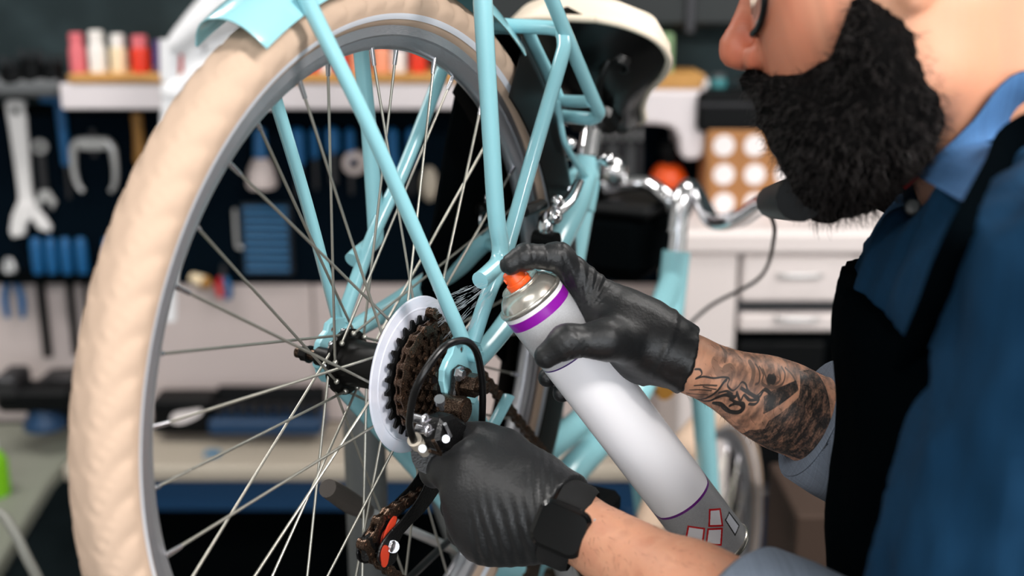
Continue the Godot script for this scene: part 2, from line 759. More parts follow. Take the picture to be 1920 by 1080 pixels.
func room() -> void:
	var x0 := -3.0
	var x1 := 3.2
	var z1 := 2.5
	var top := 2.8
	slab("floor", Vector3(x0 - 0.2, FLOOR - 0.15, WALL - 0.2), Vector3(x1 + 0.2, FLOOR, z1 + 0.2), M.concrete)
	slab("ceiling", Vector3(x0 - 0.2, top, WALL - 0.2), Vector3(x1 + 0.2, top + 0.15, z1 + 0.2), M.white_wall)
	slab("wall_back", Vector3(x0 - 0.2, FLOOR, WALL - 0.2), Vector3(x1 + 0.2, top, WALL), M.plaster)
	slab("wall_left", Vector3(x0 - 0.2, FLOOR, WALL), Vector3(x0, top, z1), M.white_wall)
	slab("wall_right", Vector3(x1, FLOOR, WALL), Vector3(x1 + 0.2, top, z1), M.white_wall)
	# front wall with the window opening
	var a := Vector3(-1.0, 1.05, 0)
	var b := Vector3(2.0, 2.65, 0)
	slab("wall_front_sill", Vector3(x0 - 0.2, FLOOR, z1), Vector3(x1 + 0.2, a.y, z1 + 0.2), M.white_wall)
	slab("wall_front_head", Vector3(x0 - 0.2, b.y, z1), Vector3(x1 + 0.2, top, z1 + 0.2), M.white_wall)
	slab("wall_front_pier", Vector3(x0 - 0.2, a.y, z1), Vector3(a.x, b.y, z1 + 0.2), M.white_wall)
	slab("wall_front_end", Vector3(b.x, a.y, z1), Vector3(x1 + 0.2, b.y, z1 + 0.2), M.white_wall)
	var win := Node3D.new()
	win.name = "window_1"
	win.set_meta("kind", "structure")
	win.position = Vector3((a.x + b.x) / 2, (a.y + b.y) / 2, z1 + 0.1)
	add_child(win)
	var w := b.x - a.x
	var h := b.y - a.y
	for s in [-1.0, 1.0]:
		put("frame_post", box(Vector3(0.05, h, 0.06), 0.004), M.white_enamel, win, T(Vector3(s * (w / 2 - 0.025), 0, 0)))
		put("frame_rail", box(Vector3(w, 0.05, 0.06), 0.004), M.white_enamel, win, T(Vector3(0, s * (h / 2 - 0.025), 0)))
		put("mullion", box(Vector3(0.04, h, 0.05), 0.004), M.white_enamel, win, T(Vector3(s * w / 6, 0, 0)))
	var pane := mat("window_glass", Color(0.95, 0.97, 0.97, 0.08), 0.05)
	pane.transparency = BaseMaterial3D.TRANSPARENCY_ALPHA
	for k in 3:
		put("pane", box(Vector3(w / 3 - 0.04, h - 0.1, 0.006), 0.001), pane, win, T(Vector3((k - 1) * w / 3, 0, 0)))


# ---------------------------------------------------------------- the left bench and its tools
const BY := 0.614   # bench top height


func bench_left() -> void:
	# white panelling between tool board and bench
	var xs := [-1.9, -1.27, -0.88, -0.46, 0.06, 0.36]
	var pl := thing("wall_panelling", "pinkish white panelling on the wall between the dark tool board and the bench", "panelling", Vector3(0, BY, WALL))
	for k in xs.size() - 1:
		var w: float = xs[k + 1] - xs[k]
		put("panel", box(Vector3(w - 0.004, 0.345, 0.018), 0.003), M.panel_white, pl, T(Vector3((xs[k] + xs[k + 1]) / 2, 0.1725, 0.009)))
	var front := -2.335
	var b := thing("workbench", "long workbench with beige top and dark blue steel frame below the tool board", "workbench", Vector3(-0.3, FLOOR, WALL))
	var d := front - WALL
	put("worktop", box(Vector3(1.29, 0.035, d - 0.022), 0.006), M.bench_top, b, T(Vector3(-0.025, BY - FLOOR - 0.0175, d / 2 + 0.011)))
	put("front_rail", box(Vector3(1.26, 0.075, 0.03), 0.004), M.blue_steel, b, T(Vector3(-0.025, BY - FLOOR - 0.074, d - 0.03)))
	put("lower_rail", box(Vector3(1.26, 0.05, 0.03), 0.004), M.navy, b, T(Vector3(-0.025, 0.12, d - 0.05)))
	for x in [-0.62, 0.0, 0.57]:
		put("leg", box(Vector3(0.055, BY - FLOOR - 0.11, 0.05), 0.004), M.blue_steel if x > 0.4 else M.navy, b, T(Vector3(x, (BY - FLOOR - 0.11) / 2, d - 0.04)))
	put("back_panel", box(Vector3(1.26, BY - FLOOR - 0.12, 0.02), 0.003), M.black_matt, b, T(Vector3(-0.025, (BY - FLOOR - 0.12) / 2, 0.034)))
	# wing along the left, towards the room
	var wing := thing("side_bench", "grey side bench running towards the room at the far left", "workbench", Vector3(-1.0, FLOOR, -1.9))
	var top := PackedVector2Array([Vector2(-0.05, 0.72), Vector2(-0.9, 0.72), Vector2(-0.9, -0.72), Vector2(-0.01, -0.72), Vector2(0.03, -0.4)])
	var edge := PackedVector2Array()
	edge = PackedVector2Array([Vector2(-1.0, 0.69), Vector2(0.025, 0.69), Vector2(0.025, 0.395), Vector2(0.17, -0.75), Vector2(-1.0, -0.75)])
	put("worktop", plate(edge, 0.035, 0.004).mesh(), M.wing_top, wing, Transform3D(Basis(Vector3.RIGHT, -PI / 2), Vector3(0, BY - FLOOR - 0.0175, 0)))
	put("side_rail", box(Vector3(0.03, 0.07, 1.0), 0.004), M.navy, wing, Transform3D(Basis(Vector3.UP, 0.1), Vector3(0.02, BY - FLOOR - 0.075, 0.1)))
	for z in [-0.2, 0.62]:
		put("leg", box(Vector3(0.055, BY - FLOOR - 0.11, 0.055), 0.004), M.navy, wing, T(Vector3(-0.04, (BY - FLOOR - 0.11) / 2, z)))


func hang(at: Vector3) -> Vector3:
	return Vector3(at.x, at.y, WALL + 0.03)


func tool_wall() -> void:
	# dark board
	var lo := zp(0, 530, WALL)
	var bd := thing("tool_board", "dark navy tool board on the wall under the white shelf", "tool board", Vector3(-0.5, lo.y, WALL))
	var hgt := 1.36 - lo.y
	put("board", box(Vector3(2.5, hgt, 0.02), 0.003), M.board, bd, T(Vector3(-0.3, hgt / 2, 0.01)))
	put("top_rail", box(Vector3(2.5, 0.02, 0.03), 0.003), M.black_matt, bd, T(Vector3(-0.3, hgt - 0.01, 0.025)))
	var z := WALL + 0.035
	# big adjustable wrench, head down
	var a := zp(30, 198, z)
	var o := thing("adjustable_wrench", "large chrome adjustable wrench hanging head down at the far left of the tool board", "wrench", a)
	var L := 0.255
	var hp := PackedVector2Array()
	put("handle", plate(smooth2([Vector2(-0.022, 0.0), Vector2(-0.014, 0.012), Vector2(0.014, 0.012), Vector2(0.022, 0.0), Vector2(0.019, -0.05), Vector2(0.015, -0.19), Vector2(0.018, -0.225), Vector2(-0.018, -0.225), Vector2(-0.015, -0.19), Vector2(-0.019, -0.05)]), 0.014, 0.003, [circle2(0.008, 12, Vector2(0, -0.012))]).mesh(), M.tool_chrome, o)
	put("fixed_jaw", plate(PackedVector2Array([Vector2(-0.018, -0.215), Vector2(0.016, -0.215), Vector2(0.012, -0.25), Vector2(-0.004, -0.262), Vector2(-0.012, -0.29), Vector2(-0.038, -0.295), Vector2(-0.043, -0.28), Vector2(-0.034, -0.245)]), 0.018, 0.003).mesh(), M.tool_chrome, o)
	put("movable_jaw", plate(PackedVector2Array([Vector2(0.014, -0.218), Vector2(0.038, -0.248), Vector2(0.05, -0.272), Vector2(0.046, -0.283), Vector2(0.022, -0.276), Vector2(0.01, -0.254)]), 0.015, 0.003).mesh(), M.tool_chrome, o)
	# small spanner
	o = thing("spanner", "small grey steel spanner hanging right of the large chrome wrench", "spanner", zp(75, 275, z))
	put("shank", plate(PackedVector2Array([Vector2(-0.009, -0.01), Vector2(0.009, -0.01), Vector2(0.008, -0.1), Vector2(-0.008, -0.1)]), 0.008, 0.002).mesh(), M.dark_steel, o)
	put("ring_end", plate(circle2(0.017, 18), 0.01, 0.002, [circle2(0.009, 12)]).mesh(), M.steel, o)
	put("open_end", plate(PackedVector2Array([Vector2(-0.008, -0.096), Vector2(0.008, -0.096), Vector2(0.024, -0.125), Vector2(0.014, -0.142), Vector2(0.006, -0.122), Vector2(-0.006, -0.122), Vector2(-0.014, -0.142), Vector2(-0.024, -0.125)]), 0.01, 0.002).mesh(), M.steel, o)
	# blue T handle
	o = thing("t_handle_driver", "blue T-handled driver hanging with its crossbar up beside the large wrench", "screwdriver", zp(112, 186, z))
	put("grip", joined([tube(smooth_path([Vector3(-0.042, 0, 0), Vector3(-0.02, 0.003, 0), Vector3(0.02, 0.003, 0), Vector3(0.042, 0, 0)]), [0.008, 0.013, 0.013, 0.008])]).mesh(), M.tool_blue, o)
	put("stem", rod(Vector3(0, -0.01, 0), Vector3(0, -0.145, 0), 0.012, 12, 0.009).mesh(), M.tool_blue, o)
	put("blade", rod(Vector3(0, -0.14, 0), Vector3(0, -0.22, 0), 0.004).mesh(), M.dark_steel, o)
	# two-jaw puller
	o = thing("gear_puller", "silver two-jaw puller shaped like an upside-down U on the dark board", "puller", zp(175, 268, z))
	put("yoke", plate(smooth2([Vector2(-0.03, 0.012), Vector2(0.03, 0.012), Vector2(0.036, 0.0), Vector2(0.03, -0.014), Vector2(-0.03, -0.014), Vector2(-0.036, 0.0)]), 0.016, 0.003).mesh(), M.steel, o)
	for s in [-1.0, 1.0]:
		put("jaw", tube(smooth_path([Vector3(s * 0.028, 0.006, 0.006), Vector3(s * 0.043, -0.01, 0.006), Vector3(s * 0.046, -0.06, 0.006), Vector3(s * 0.04, -0.095, 0.006), Vector3(s * 0.03, -0.107, 0.006)]), [0.009, 0.009, 0.0075, 0.0065, 0.005]).mesh(), M.steel, o)
	put("screw", rod(Vector3(0, 0.03, 0), Vector3(0, -0.03, 0), 0.006).mesh(), M.dark_steel, o)
	# gold screwdriver
	o = thing("screwdriver", "gold-brown handled screwdriver hanging point up below the shelf", "screwdriver", zp(256, 210, z))
	put("handle", lathe_hard([[0.0001, -0.125], [0.011, -0.12], [0.015, -0.105, 1], [0.013, -0.08, 1], [0.0115, -0.05, 1], [0.012, -0.005], [0.007, 0.0], [0.0001, 0.001]], 14).mesh(), M.tool_gold, o)
	put("collar", rod(Vector3(0, 0, 0), Vector3(0, 0.02, 0), 0.007).mesh(), M.dark_steel, o)
	# row of blue handled screwdrivers with dark shafts reaching below the board
	var xs := [66, 93, 121, 150, 203]
	for k in xs.size():
		var top := zp(xs[k], 447, WALL + 0.045)
		var nm: String = ["leftmost blue-handled screwdriver of the row in the tool rack", "second blue-handled screwdriver from the left in the rack", "middle blue-handled screwdriver of the row in the rack", "fourth blue-handled screwdriver from the left in the rack", "blue-handled screwdriver set apart at the row's right, beside the tyre"][k]
		o = thing("rack_screwdriver", nm, "screwdriver", top, "blue screwdrivers in the tool rack")
		put("handle", lathe_hard([[0.0001, -0.105], [0.006, -0.103], [0.012, -0.09, 1], [0.0135, -0.05, 1], [0.0135, -0.015, 1], [0.01, 0.0, 1], [0.0001, 0.003]], 12).mesh(), M.tool_blue, o)
		if k in [0, 2, 3]:
			put("shaft", rod(Vector3(0, -0.1, 0), Vector3(0, [-0.28, 0, -0.275, -0.24, 0][k], 0), [0.0105, 0, 0.009, 0.0055, 0][k], 10).mesh(), M.black_plastic, o)
	var rk := thing("screwdriver_rack", "dark rail holding the row of blue screwdrivers", "tool rack", zp(120, 515, WALL + 0.02))
	put("rail", box(Vector3(0.32, 0.022, 0.05), 0.003), M.black_matt, rk, T(Vector3(0.01, 0, 0.02)))
	# pliers at far left
	o = thing("pliers", "blue-handled pliers hanging below the large wrench at the picture's left edge", "pliers", zp(20, 520, WALL + 0.04))
	for s in [-1.0, 1.0]:
		put("grip", tube(smooth_path([Vector3(s * 0.004, 0.0, 0), Vector3(s * 0.016, -0.03, 0), Vector3(s * 0.02, -0.06, 0), Vector3(s * 0.017, -0.095, 0)]), [0.006, 0.008, 0.008, 0.006]).mesh(), M.tool_blue, o)
		put("jaw", tube(smooth_path([Vector3(s * -0.003, 0.0, 0), Vector3(s * 0.009, 0.02, 0), Vector3(s * 0.003, 0.045, 0)]), [0.007, 0.008, 0.003]).mesh(), M.steel, o)
	# things seen through the wheel
	o = thing("glue_bottle", "white bottle with blue cap hanging on the board seen through the spokes", "bottle", zp(492, 352, WALL + 0.05))
	put("body", lathe_hard([[0.0001, 0.0], [0.03, 0.0], [0.034, 0.01, 1], [0.028, 0.045, 1], [0.016, 0.066], [0.0001, 0.067]], 18).mesh(), M.panel_white, o)
	put("cap", lathe_hard([[0.013, 0.066], [0.016, 0.07], [0.012, 0.13], [0.0001, 0.132]], 14).mesh(), M.tool_blue, o)
	o = thing("tyre_lever_card", "blue ribbed plastic card of tools on the board behind the spokes", "tool holder", zp(505, 515, WALL + 0.03))
	put("back", box(Vector3(0.115, 0.165, 0.014), 0.004), M.navy, o, T(Vector3(0, 0.083, 0)))
	for k in 9:
		put("rib", box(Vector3(0.1, 0.011, 0.012), 0.003), mat("rib_blue", Color(0.1, 0.34, 0.5), 0.5), o, T(Vector3(0, 0.014 + k * 0.0175, 0.01)))
	for k in 4:
		o = thing("hex_key", "dark grey hex key hanging left of the blue ribbed card, number %s from the left" % ["one", "two", "three", "four"][k], "hex key", zp(440 + k * 14, 392 + k * 10, WALL + 0.03), "hex keys beside the blue card")
		put("bar", tube(smooth_path([Vector3(0, 0, 0), Vector3(0, -0.08 + k * 0.006, 0), Vector3(0.005, -0.088 + k * 0.006, 0), Vector3(0.016, -0.09 + k * 0.006, 0)], 0.004), 0.0045, 6).mesh(), M.steel, o)
	var hs := [[556, 240, 0.085, 0.03], [588, 240, 0.07, 0.016], [622, 238, 0.06, 0.03], [655, 240, 0.08, 0.018], [735, 240, 0.1, 0.022], [770, 240, 0.08, 0.02]]
	for k in hs.size():
		var h: Array = hs[k]
		o = thing("hanging_tool", "blue plastic-handled tool under the shelf seen between the spokes, %s of six from the left" % ["first", "second", "third", "fourth", "fifth", "sixth"][k], "hand tool", zp(h[0], h[1], WALL + 0.04), "blue handled tools behind the wheel")
		put("handle", rounded_box(Vector3(h[3], h[2], 0.024), 0.008).mesh(), M.tool_blue, o, T(Vector3(0, -h[2] / 2, 0)))
		put("blade", box(Vector3(h[3] * 0.5, 0.07, 0.008), 0.002), M.dark_steel, o, T(Vector3(0, -h[2] - 0.033, 0)))
	o = thing("tape_roll", "pale pink roll of tape hanging on the dark board behind the spokes", "tape", zp(665, 305, WALL + 0.04))
	put("roll", plate(circle2(0.026, 20), 0.03, 0.003, [circle2(0.012, 14)]).mesh(), M.panel_white, o)
	o = thing("cloth_pouch", "beige cloth pouch hanging on the board right of the tape roll", "pouch", zp(805, 345, WALL + 0.04))
	put("bag", sphere(0.04, 8, 12, Vector3(0.5, 1, 0.5)).mesh(), M.bench_top, o)
	# clamp with red and blue grips on the bench wall near the rim
	o = thing("cable_cutter", "blue and red handled cutter hanging low on the board beside the rim", "cutter", zp(418, 520, WALL + 0.04))
	put("grip", tube(smooth_path([Vector3(0, 0, 0), Vector3(0.012, -0.02, 0), Vector3(0.008, -0.05, 0)]), 0.008).mesh(), M.tool_blue, o)
	put("grip", tube(smooth_path([Vector3(0, 0, 0), Vector3(-0.012, -0.02, 0), Vector3(-0.006, -0.045, 0)]), 0.008).mesh(), M.red_edge, o)
	put("jaw", rod(Vector3(0, -0.005, 0), Vector3(0.002, 0.03, 0), 0.009, 10, 0.004).mesh(), M.dark_steel, o)
	o = thing("brass_knob", "small cream and brown knob at the lower edge of the tool board beside the rim", "knob", zp(368, 525, WALL + 0.03))
	put("stem", rod(Vector3(-0.01, 0.006, 0), Vector3(0.02, -0.002, 0.01), 0.011, 12, 0.015).mesh(), M.cream, o)
	put("tip", sphere(0.015, 8, 12).mesh(), M.tool_gold, o, T(Vector3(0.024, -0.004, 0.01)))
	# on the bench
	o = thing("bench_vise", "dark vise-like machine with a blue base at the left end of the bench", "vise", zp(85, 800, WALL + 0.2))
	put("base", lathe_hard([[0.0001, 0.0], [0.045, 0.0], [0.045, 0.012], [0.035, 0.03], [0.03, 0.05], [0.0001, 0.051]], 16).mesh(), M.blue_steel, o)
	put("body", rounded_box(Vector3(0.17, 0.055, 0.08), 0.012).mesh(), M.black_plastic, o, T(Vector3(-0.005, 0.072, 0)))
	put("jaw", rounded_box(Vector3(0.05, 0.05, 0.09), 0.008).mesh(), M.dark_steel, o, T(Vector3(-0.06, 0.105, 0)))
	put("handle", rod(Vector3(-0.12, 0.065, 0.02), Vector3(-0.12, 0.015, 0.05), 0.006).mesh(), M.steel, o)
	o = thing("tool_case", "black tool case with a raised lid on the bench left of the tyre", "tool case", zp(140, 790, WALL + 0.1))
	put("body", box(Vector3(0.13, 0.09, 0.09), 0.01), M.black_plastic, o, T(Vector3(0, 0.045, 0)))
	put("lid", box(Vector3(0.135, 0.025, 0.09), 0.008), M.dark_steel, o, Transform3D(Basis(Vector3(0, 0, 1), 0.08), Vector3(0.003, 0.106, 0)))
	o = thing("black_box", "black box with a white printed label on the bench seen just inside the rim", "box", zp(352, 803, WALL + 0.12))
	put("body", box(Vector3(0.135, 0.082, 0.08), 0.006), M.black_plastic, o, T(Vector3(0, 0.041, 0)))
	put("label", plate(smooth2([Vector2(-0.032, -0.012), Vector2(-0.01, -0.016), Vector2(0.03, 0.002), Vector2(0.034, 0.016), Vector2(0.008, 0.013), Vector2(-0.026, 0.006)]), 0.002).mesh(), M.label_white, o, T(Vector3(0.01, 0.045, 0.041)))
	o = thing("socket_set", "blue case of chrome sockets open on the bench behind the hub", "socket set", zp(505, 803, WALL + 0.13))
	put("tray", box(Vector3(0.255, 0.035, 0.09), 0.006), M.blue_steel, o, T(Vector3(0, 0.0175, 0)))
	put("lid", box(Vector3(0.25, 0.05, 0.012), 0.004), M.black_plastic, o, Transform3D(Basis(Vector3.RIGHT, -0.25), Vector3(0, 0.06, -0.045)))
	for k in 9:
		put("socket", lathe_hard([[0.0001, 0.0], [0.01, 0.0], [0.01, 0.03], [0.006, 0.03], [0.006, 0.02], [0.0001, 0.02]], 12).mesh(), M.dark_steel, o, T(Vector3(-0.108 + k * 0.027, 0.034, 0.01)))
	o = thing("spray_trigger", "dark handled spray head standing on the bench behind the spokes", "tool", zp(412, 748, WALL + 0.06))
	put("handle", rod(Vector3(0, -0.02, 0), Vector3(0, 0.02, 0), 0.011, 12, 0.007).mesh(), M.black_plastic, o)
	o = thing("blue_rag", "small folded blue rag lying on the beige bench top", "rag", Vector3(0, 0, 0))
	var rp := zp(398, 846, -2.4)
	o.position = Vector3(rp.x, BY + 0.004, -2.4)
	put("cloth", rounded_box(Vector3(0.035, 0.008, 0.03), 0.003).mesh(), mat("rag_blue", Color(0.3, 0.48, 0.6), 0.9), o)
	# lime bottle and white cord on the side bench
	var gp := zp(0, 885, -2.2)
	o = thing("lime_bottle", "lime green bottle on the side bench at the left edge of the picture", "bottle", Vector3(gp.x - 0.012, BY, -2.2))
	put("body", lathe_hard([[0.0001, 0.0], [0.026, 0.0], [0.028, 0.006, 1], [0.028, 0.075, 1], [0.018, 0.092, 1], [0.01, 0.098], [0.0001, 0.098]], 18).mesh(), M.lime, o)
	put("cap", lathe_hard([[0.011, 0.097], [0.011, 0.118], [0.0001, 0.12]], 14).mesh(), M.white_enamel, o)
	o = thing("power_cord", "grey-white cord hanging down at the lower left corner", "cord", zp(0, 965, -1.35))
	put("wire", tube(smooth_path([zp(-120, 935, -1.35), zp(-10, 958, -1.35), zp(22, 990, -1.33), zp(50, 1045, -1.32), zp(80, 1110, -1.32), zp(110, 1240, -1.32), zp(90, 1500, -1.35)]), 0.0065, 10).mesh(), M.cord_grey, o, T(-o.position))


# ---------------------------------------------------------------- shelf
func shelf_things() -> void:
	var sy := 1.406   # top of the white board
	var z0 := WALL
	var z1 := WALL + 0.16
	var s := thing("wall_shelf", "long white wall shelf with an orange wooden top strip above the tools", "shelf", Vector3(-0.3, sy - 0.06, z0))
	put("front_board", box(Vector3(1.34, 0.053, 0.02), 0.003), M.shelf_white, s, T(Vector3(0.03, 0.0465, 0.15)))
	put("underside", box(Vector3(1.34, 0.02, 0.14), 0.003), M.shelf_white, s, T(Vector3(0.03, 0.058, 0.07)))
	put("wooden_strip", box(Vector3(1.32, 0.019, 0.165), 0.004), M.wood, s, T(Vector3(0.04, 0.0835, 0.083)))
	put("end_board", box(Vector3(0.36, 0.036, 0.15), 0.01), M.shelf_grey, s, T(Vector3(-0.822, 0.062, 0.075)))
	var sr := thing("shelf_housing", "white rounded shelf housing on the wall right of the saddle", "shelf", Vector3(0.3, sy - 0.06, z0))
	var rp := smooth2([Vector2(-0.2, 0.055), Vector2(-0.1, 0.058), Vector2(0.07, 0.058), Vector2(0.1, 0.045), Vector2(0.104, -0.02), Vector2(0.1, -0.075), Vector2(0.06, -0.08), Vector2(0.045, -0.03), Vector2(0.0, -0.01), Vector2(-0.2, -0.005)])
	put("body", plate(rp, 0.17, 0.006).mesh(), M.shelf_white, sr, T(Vector3(0, 0, 0.087)))
	put("wooden_strip", box(Vector3(0.27, 0.02, 0.165), 0.004), M.wood, sr, T(Vector3(-0.04, 0.072, 0.083)))
	var ty := sy + 0.0335
	var zb := WALL + 0.12
	# bottles: x px, width px, height px, colours (body, cap), label
	var bs := [
		[150, 30, 68, "pink", "pink", "pink bottle at the left end of the shelf row"],
		[187, 32, 72, "white_bottle", "white_bottle", "white bottle just right of the pink one on the shelf"],
		[226, 30, 66, "cream", "white_bottle", "cream bottle with white cap on the wooden shelf strip"],
		[267, 34, 64, "red_bottle", "pink", "red-orange bottle with pale pink cap on the shelf"],
		[299, 16, 55, "purple_bottle", "purple_bottle", "thin purple bottle beside the white lamp on the shelf"],
		[346, 20, 52, "red_edge", "pink", "crimson bottle standing behind the white lamp's uprights"],
		[380, 14, 60, "green_bottle", "dark_steel", "thin dark green bottle between the white lamp and the tyre"],
		[585, 34, 60, "red_bottle", "white_bottle", "red bottle with white cap seen through the top of the wheel"],
		[612, 24, 62, "white_bottle", "pink", "white bottle seen beside the slanting blue stay through the wheel"],
		[640, 26, 58, "red_bottle", "red_bottle", "red bottle right behind the slanting blue stay in the wheel"],
		[672, 28, 62, "peach_bottle", "white_bottle", "peach bottle seen left of the blue rack leg through the wheel"],
		[716, 30, 66, "peach_bottle", "red_bottle", "peach bottle with a red cap seen at the top of the wheel"],
		[748, 28, 60, "white_bottle", "purple_bottle", "white bottle with a purple cap seen at the wheel's top"],
		[785, 30, 62, "red_bottle", "pink", "red bottle with a pink cap at the right among the spokes"],
		[845, 24, 58, "peach_bottle", "cream", "peach bottle with cream cap right of the far rack stay"],
	]
	for k in bs.size():
		var q: Array = bs[k]
		var p := zp(q[0], 148, zb)
		var w: float = q[1] / 855.0
		var h: float = q[2] / 835.0
		var o := thing("bottle", q[5], "bottle", Vector3(p.x, ty - 0.001, zb), "small bottles on the wooden shelf")
		put("body", lathe_hard([[0.0001, 0.0], [w * 0.46, 0.0], [w * 0.5, 0.004, 1], [w * 0.5, h * 0.58, 1], [w * 0.42, h * 0.66, 1], [w * 0.36, h * 0.68], [0.0001, h * 0.68]], 18).mesh(), M[q[3]], o)
		put("cap", lathe_hard([[w * 0.4, h * 0.67], [w * 0.4, h * 0.97], [w * 0.34, h], [0.0001, h]], 16).mesh(), M[q[4]], o)
	# dark odds and ends at the far left of the shelf
	var odd := [[28, 145, 0.06, 0.035, "dark can of bolts at the far left end of the grey shelf"], [62, 140, 0.05, 0.05, "dark tin with bright lid on the grey end of the shelf"], [100, 146, 0.045, 0.04, "brown and grey pot at the right of the grey shelf end"]]
	for k in 3:
		var q: Array = odd[k]
		var p := zp(q[0], q[1], zb)
		var o := thing("tin", q[4], "tin", Vector3(p.x, sy + 0.012, zb), "dark tins on the grey shelf end")
		put("body", lathe_hard([[0.0001, 0.0], [q[2] * 0.5, 0.0], [q[2] * 0.5, q[3]], [q[2] * 0.44, q[3]], [q[2] * 0.44, 0.008], [0.0001, 0.008]], 18).mesh(), M.black_plastic, o)
		for j in 3:
			put("bolt", rod(Vector3(-0.012 + j * 0.012, 0.008, 0), Vector3(-0.02 + j * 0.02, q[3] + 0.018, 0.004), 0.005).mesh(), M.dark_steel, o)
	# white lamp: clamp and jointed arm in front of the shelf
	var l := thing("work_lamp", "big white jointed work lamp standing by the shelf behind the fender", "lamp", zp(322, 300, -2.3))
	var o0 := l.position
	var P := func(x: float, y: float, zz := -2.3): return zp(x, y, zz) - o0
	put("arm", tube(smooth_path([P.call(318, 600), P.call(318, 400), P.call(316, 300), P.call(322, 190)]), [0.014, 0.015, 0.017, 0.02], 14).mesh(), M.white_enamel, l)
	put("joint", sphere(0.03, 10, 14, Vector3(1.05, 1, 0.8)).mesh(), M.white_enamel, l, T(P.call(330, 172)))
	put("arm", tube(smooth_path([P.call(332, 175), P.call(375, 140), P.call(420, 95), P.call(470, 50)]), [0.02, 0.026, 0.026, 0.024], 14).mesh(), M.white_enamel, l)
	put("shade", tube(smooth_path([P.call(322, 92), P.call(360, 62), P.call(420, 20), P.call(500, -40)]), [0.02, 0.046, 0.07, 0.075], 20, true, 0.8).mesh(), M.white_enamel, l)
	for x in [318, 362, 402]:
		put("prong", tube(smooth_path([P.call(x, 75), P.call(x, 110), P.call(x - 1, 150)]), [0.02, 0.019, 0.017], 12).mesh(), M.white_enamel, l)
	# dark wall pipes and duct above
	var du := thing("wall_duct", "dark horizontal duct high on the wall above the boxes", "duct", zp(1200, 15, WALL + 0.05))
	put("duct", box(Vector3(1.3, 0.075, 0.1), 0.01), mat("duct", Color(0.1, 0.125, 0.13), 0.6), du, T(Vector3(0.25, 0, 0)))
	put("hanger", box(Vector3(0.02, 0.12, 0.12), 0.003), M.dark_steel, du, T(Vector3(0.1, 0.01, 0)))
	put("hanger", box(Vector3(0.02, 0.12, 0.12), 0.003), M.dark_steel, du, T(Vector3(0.6, 0.01, 0)))


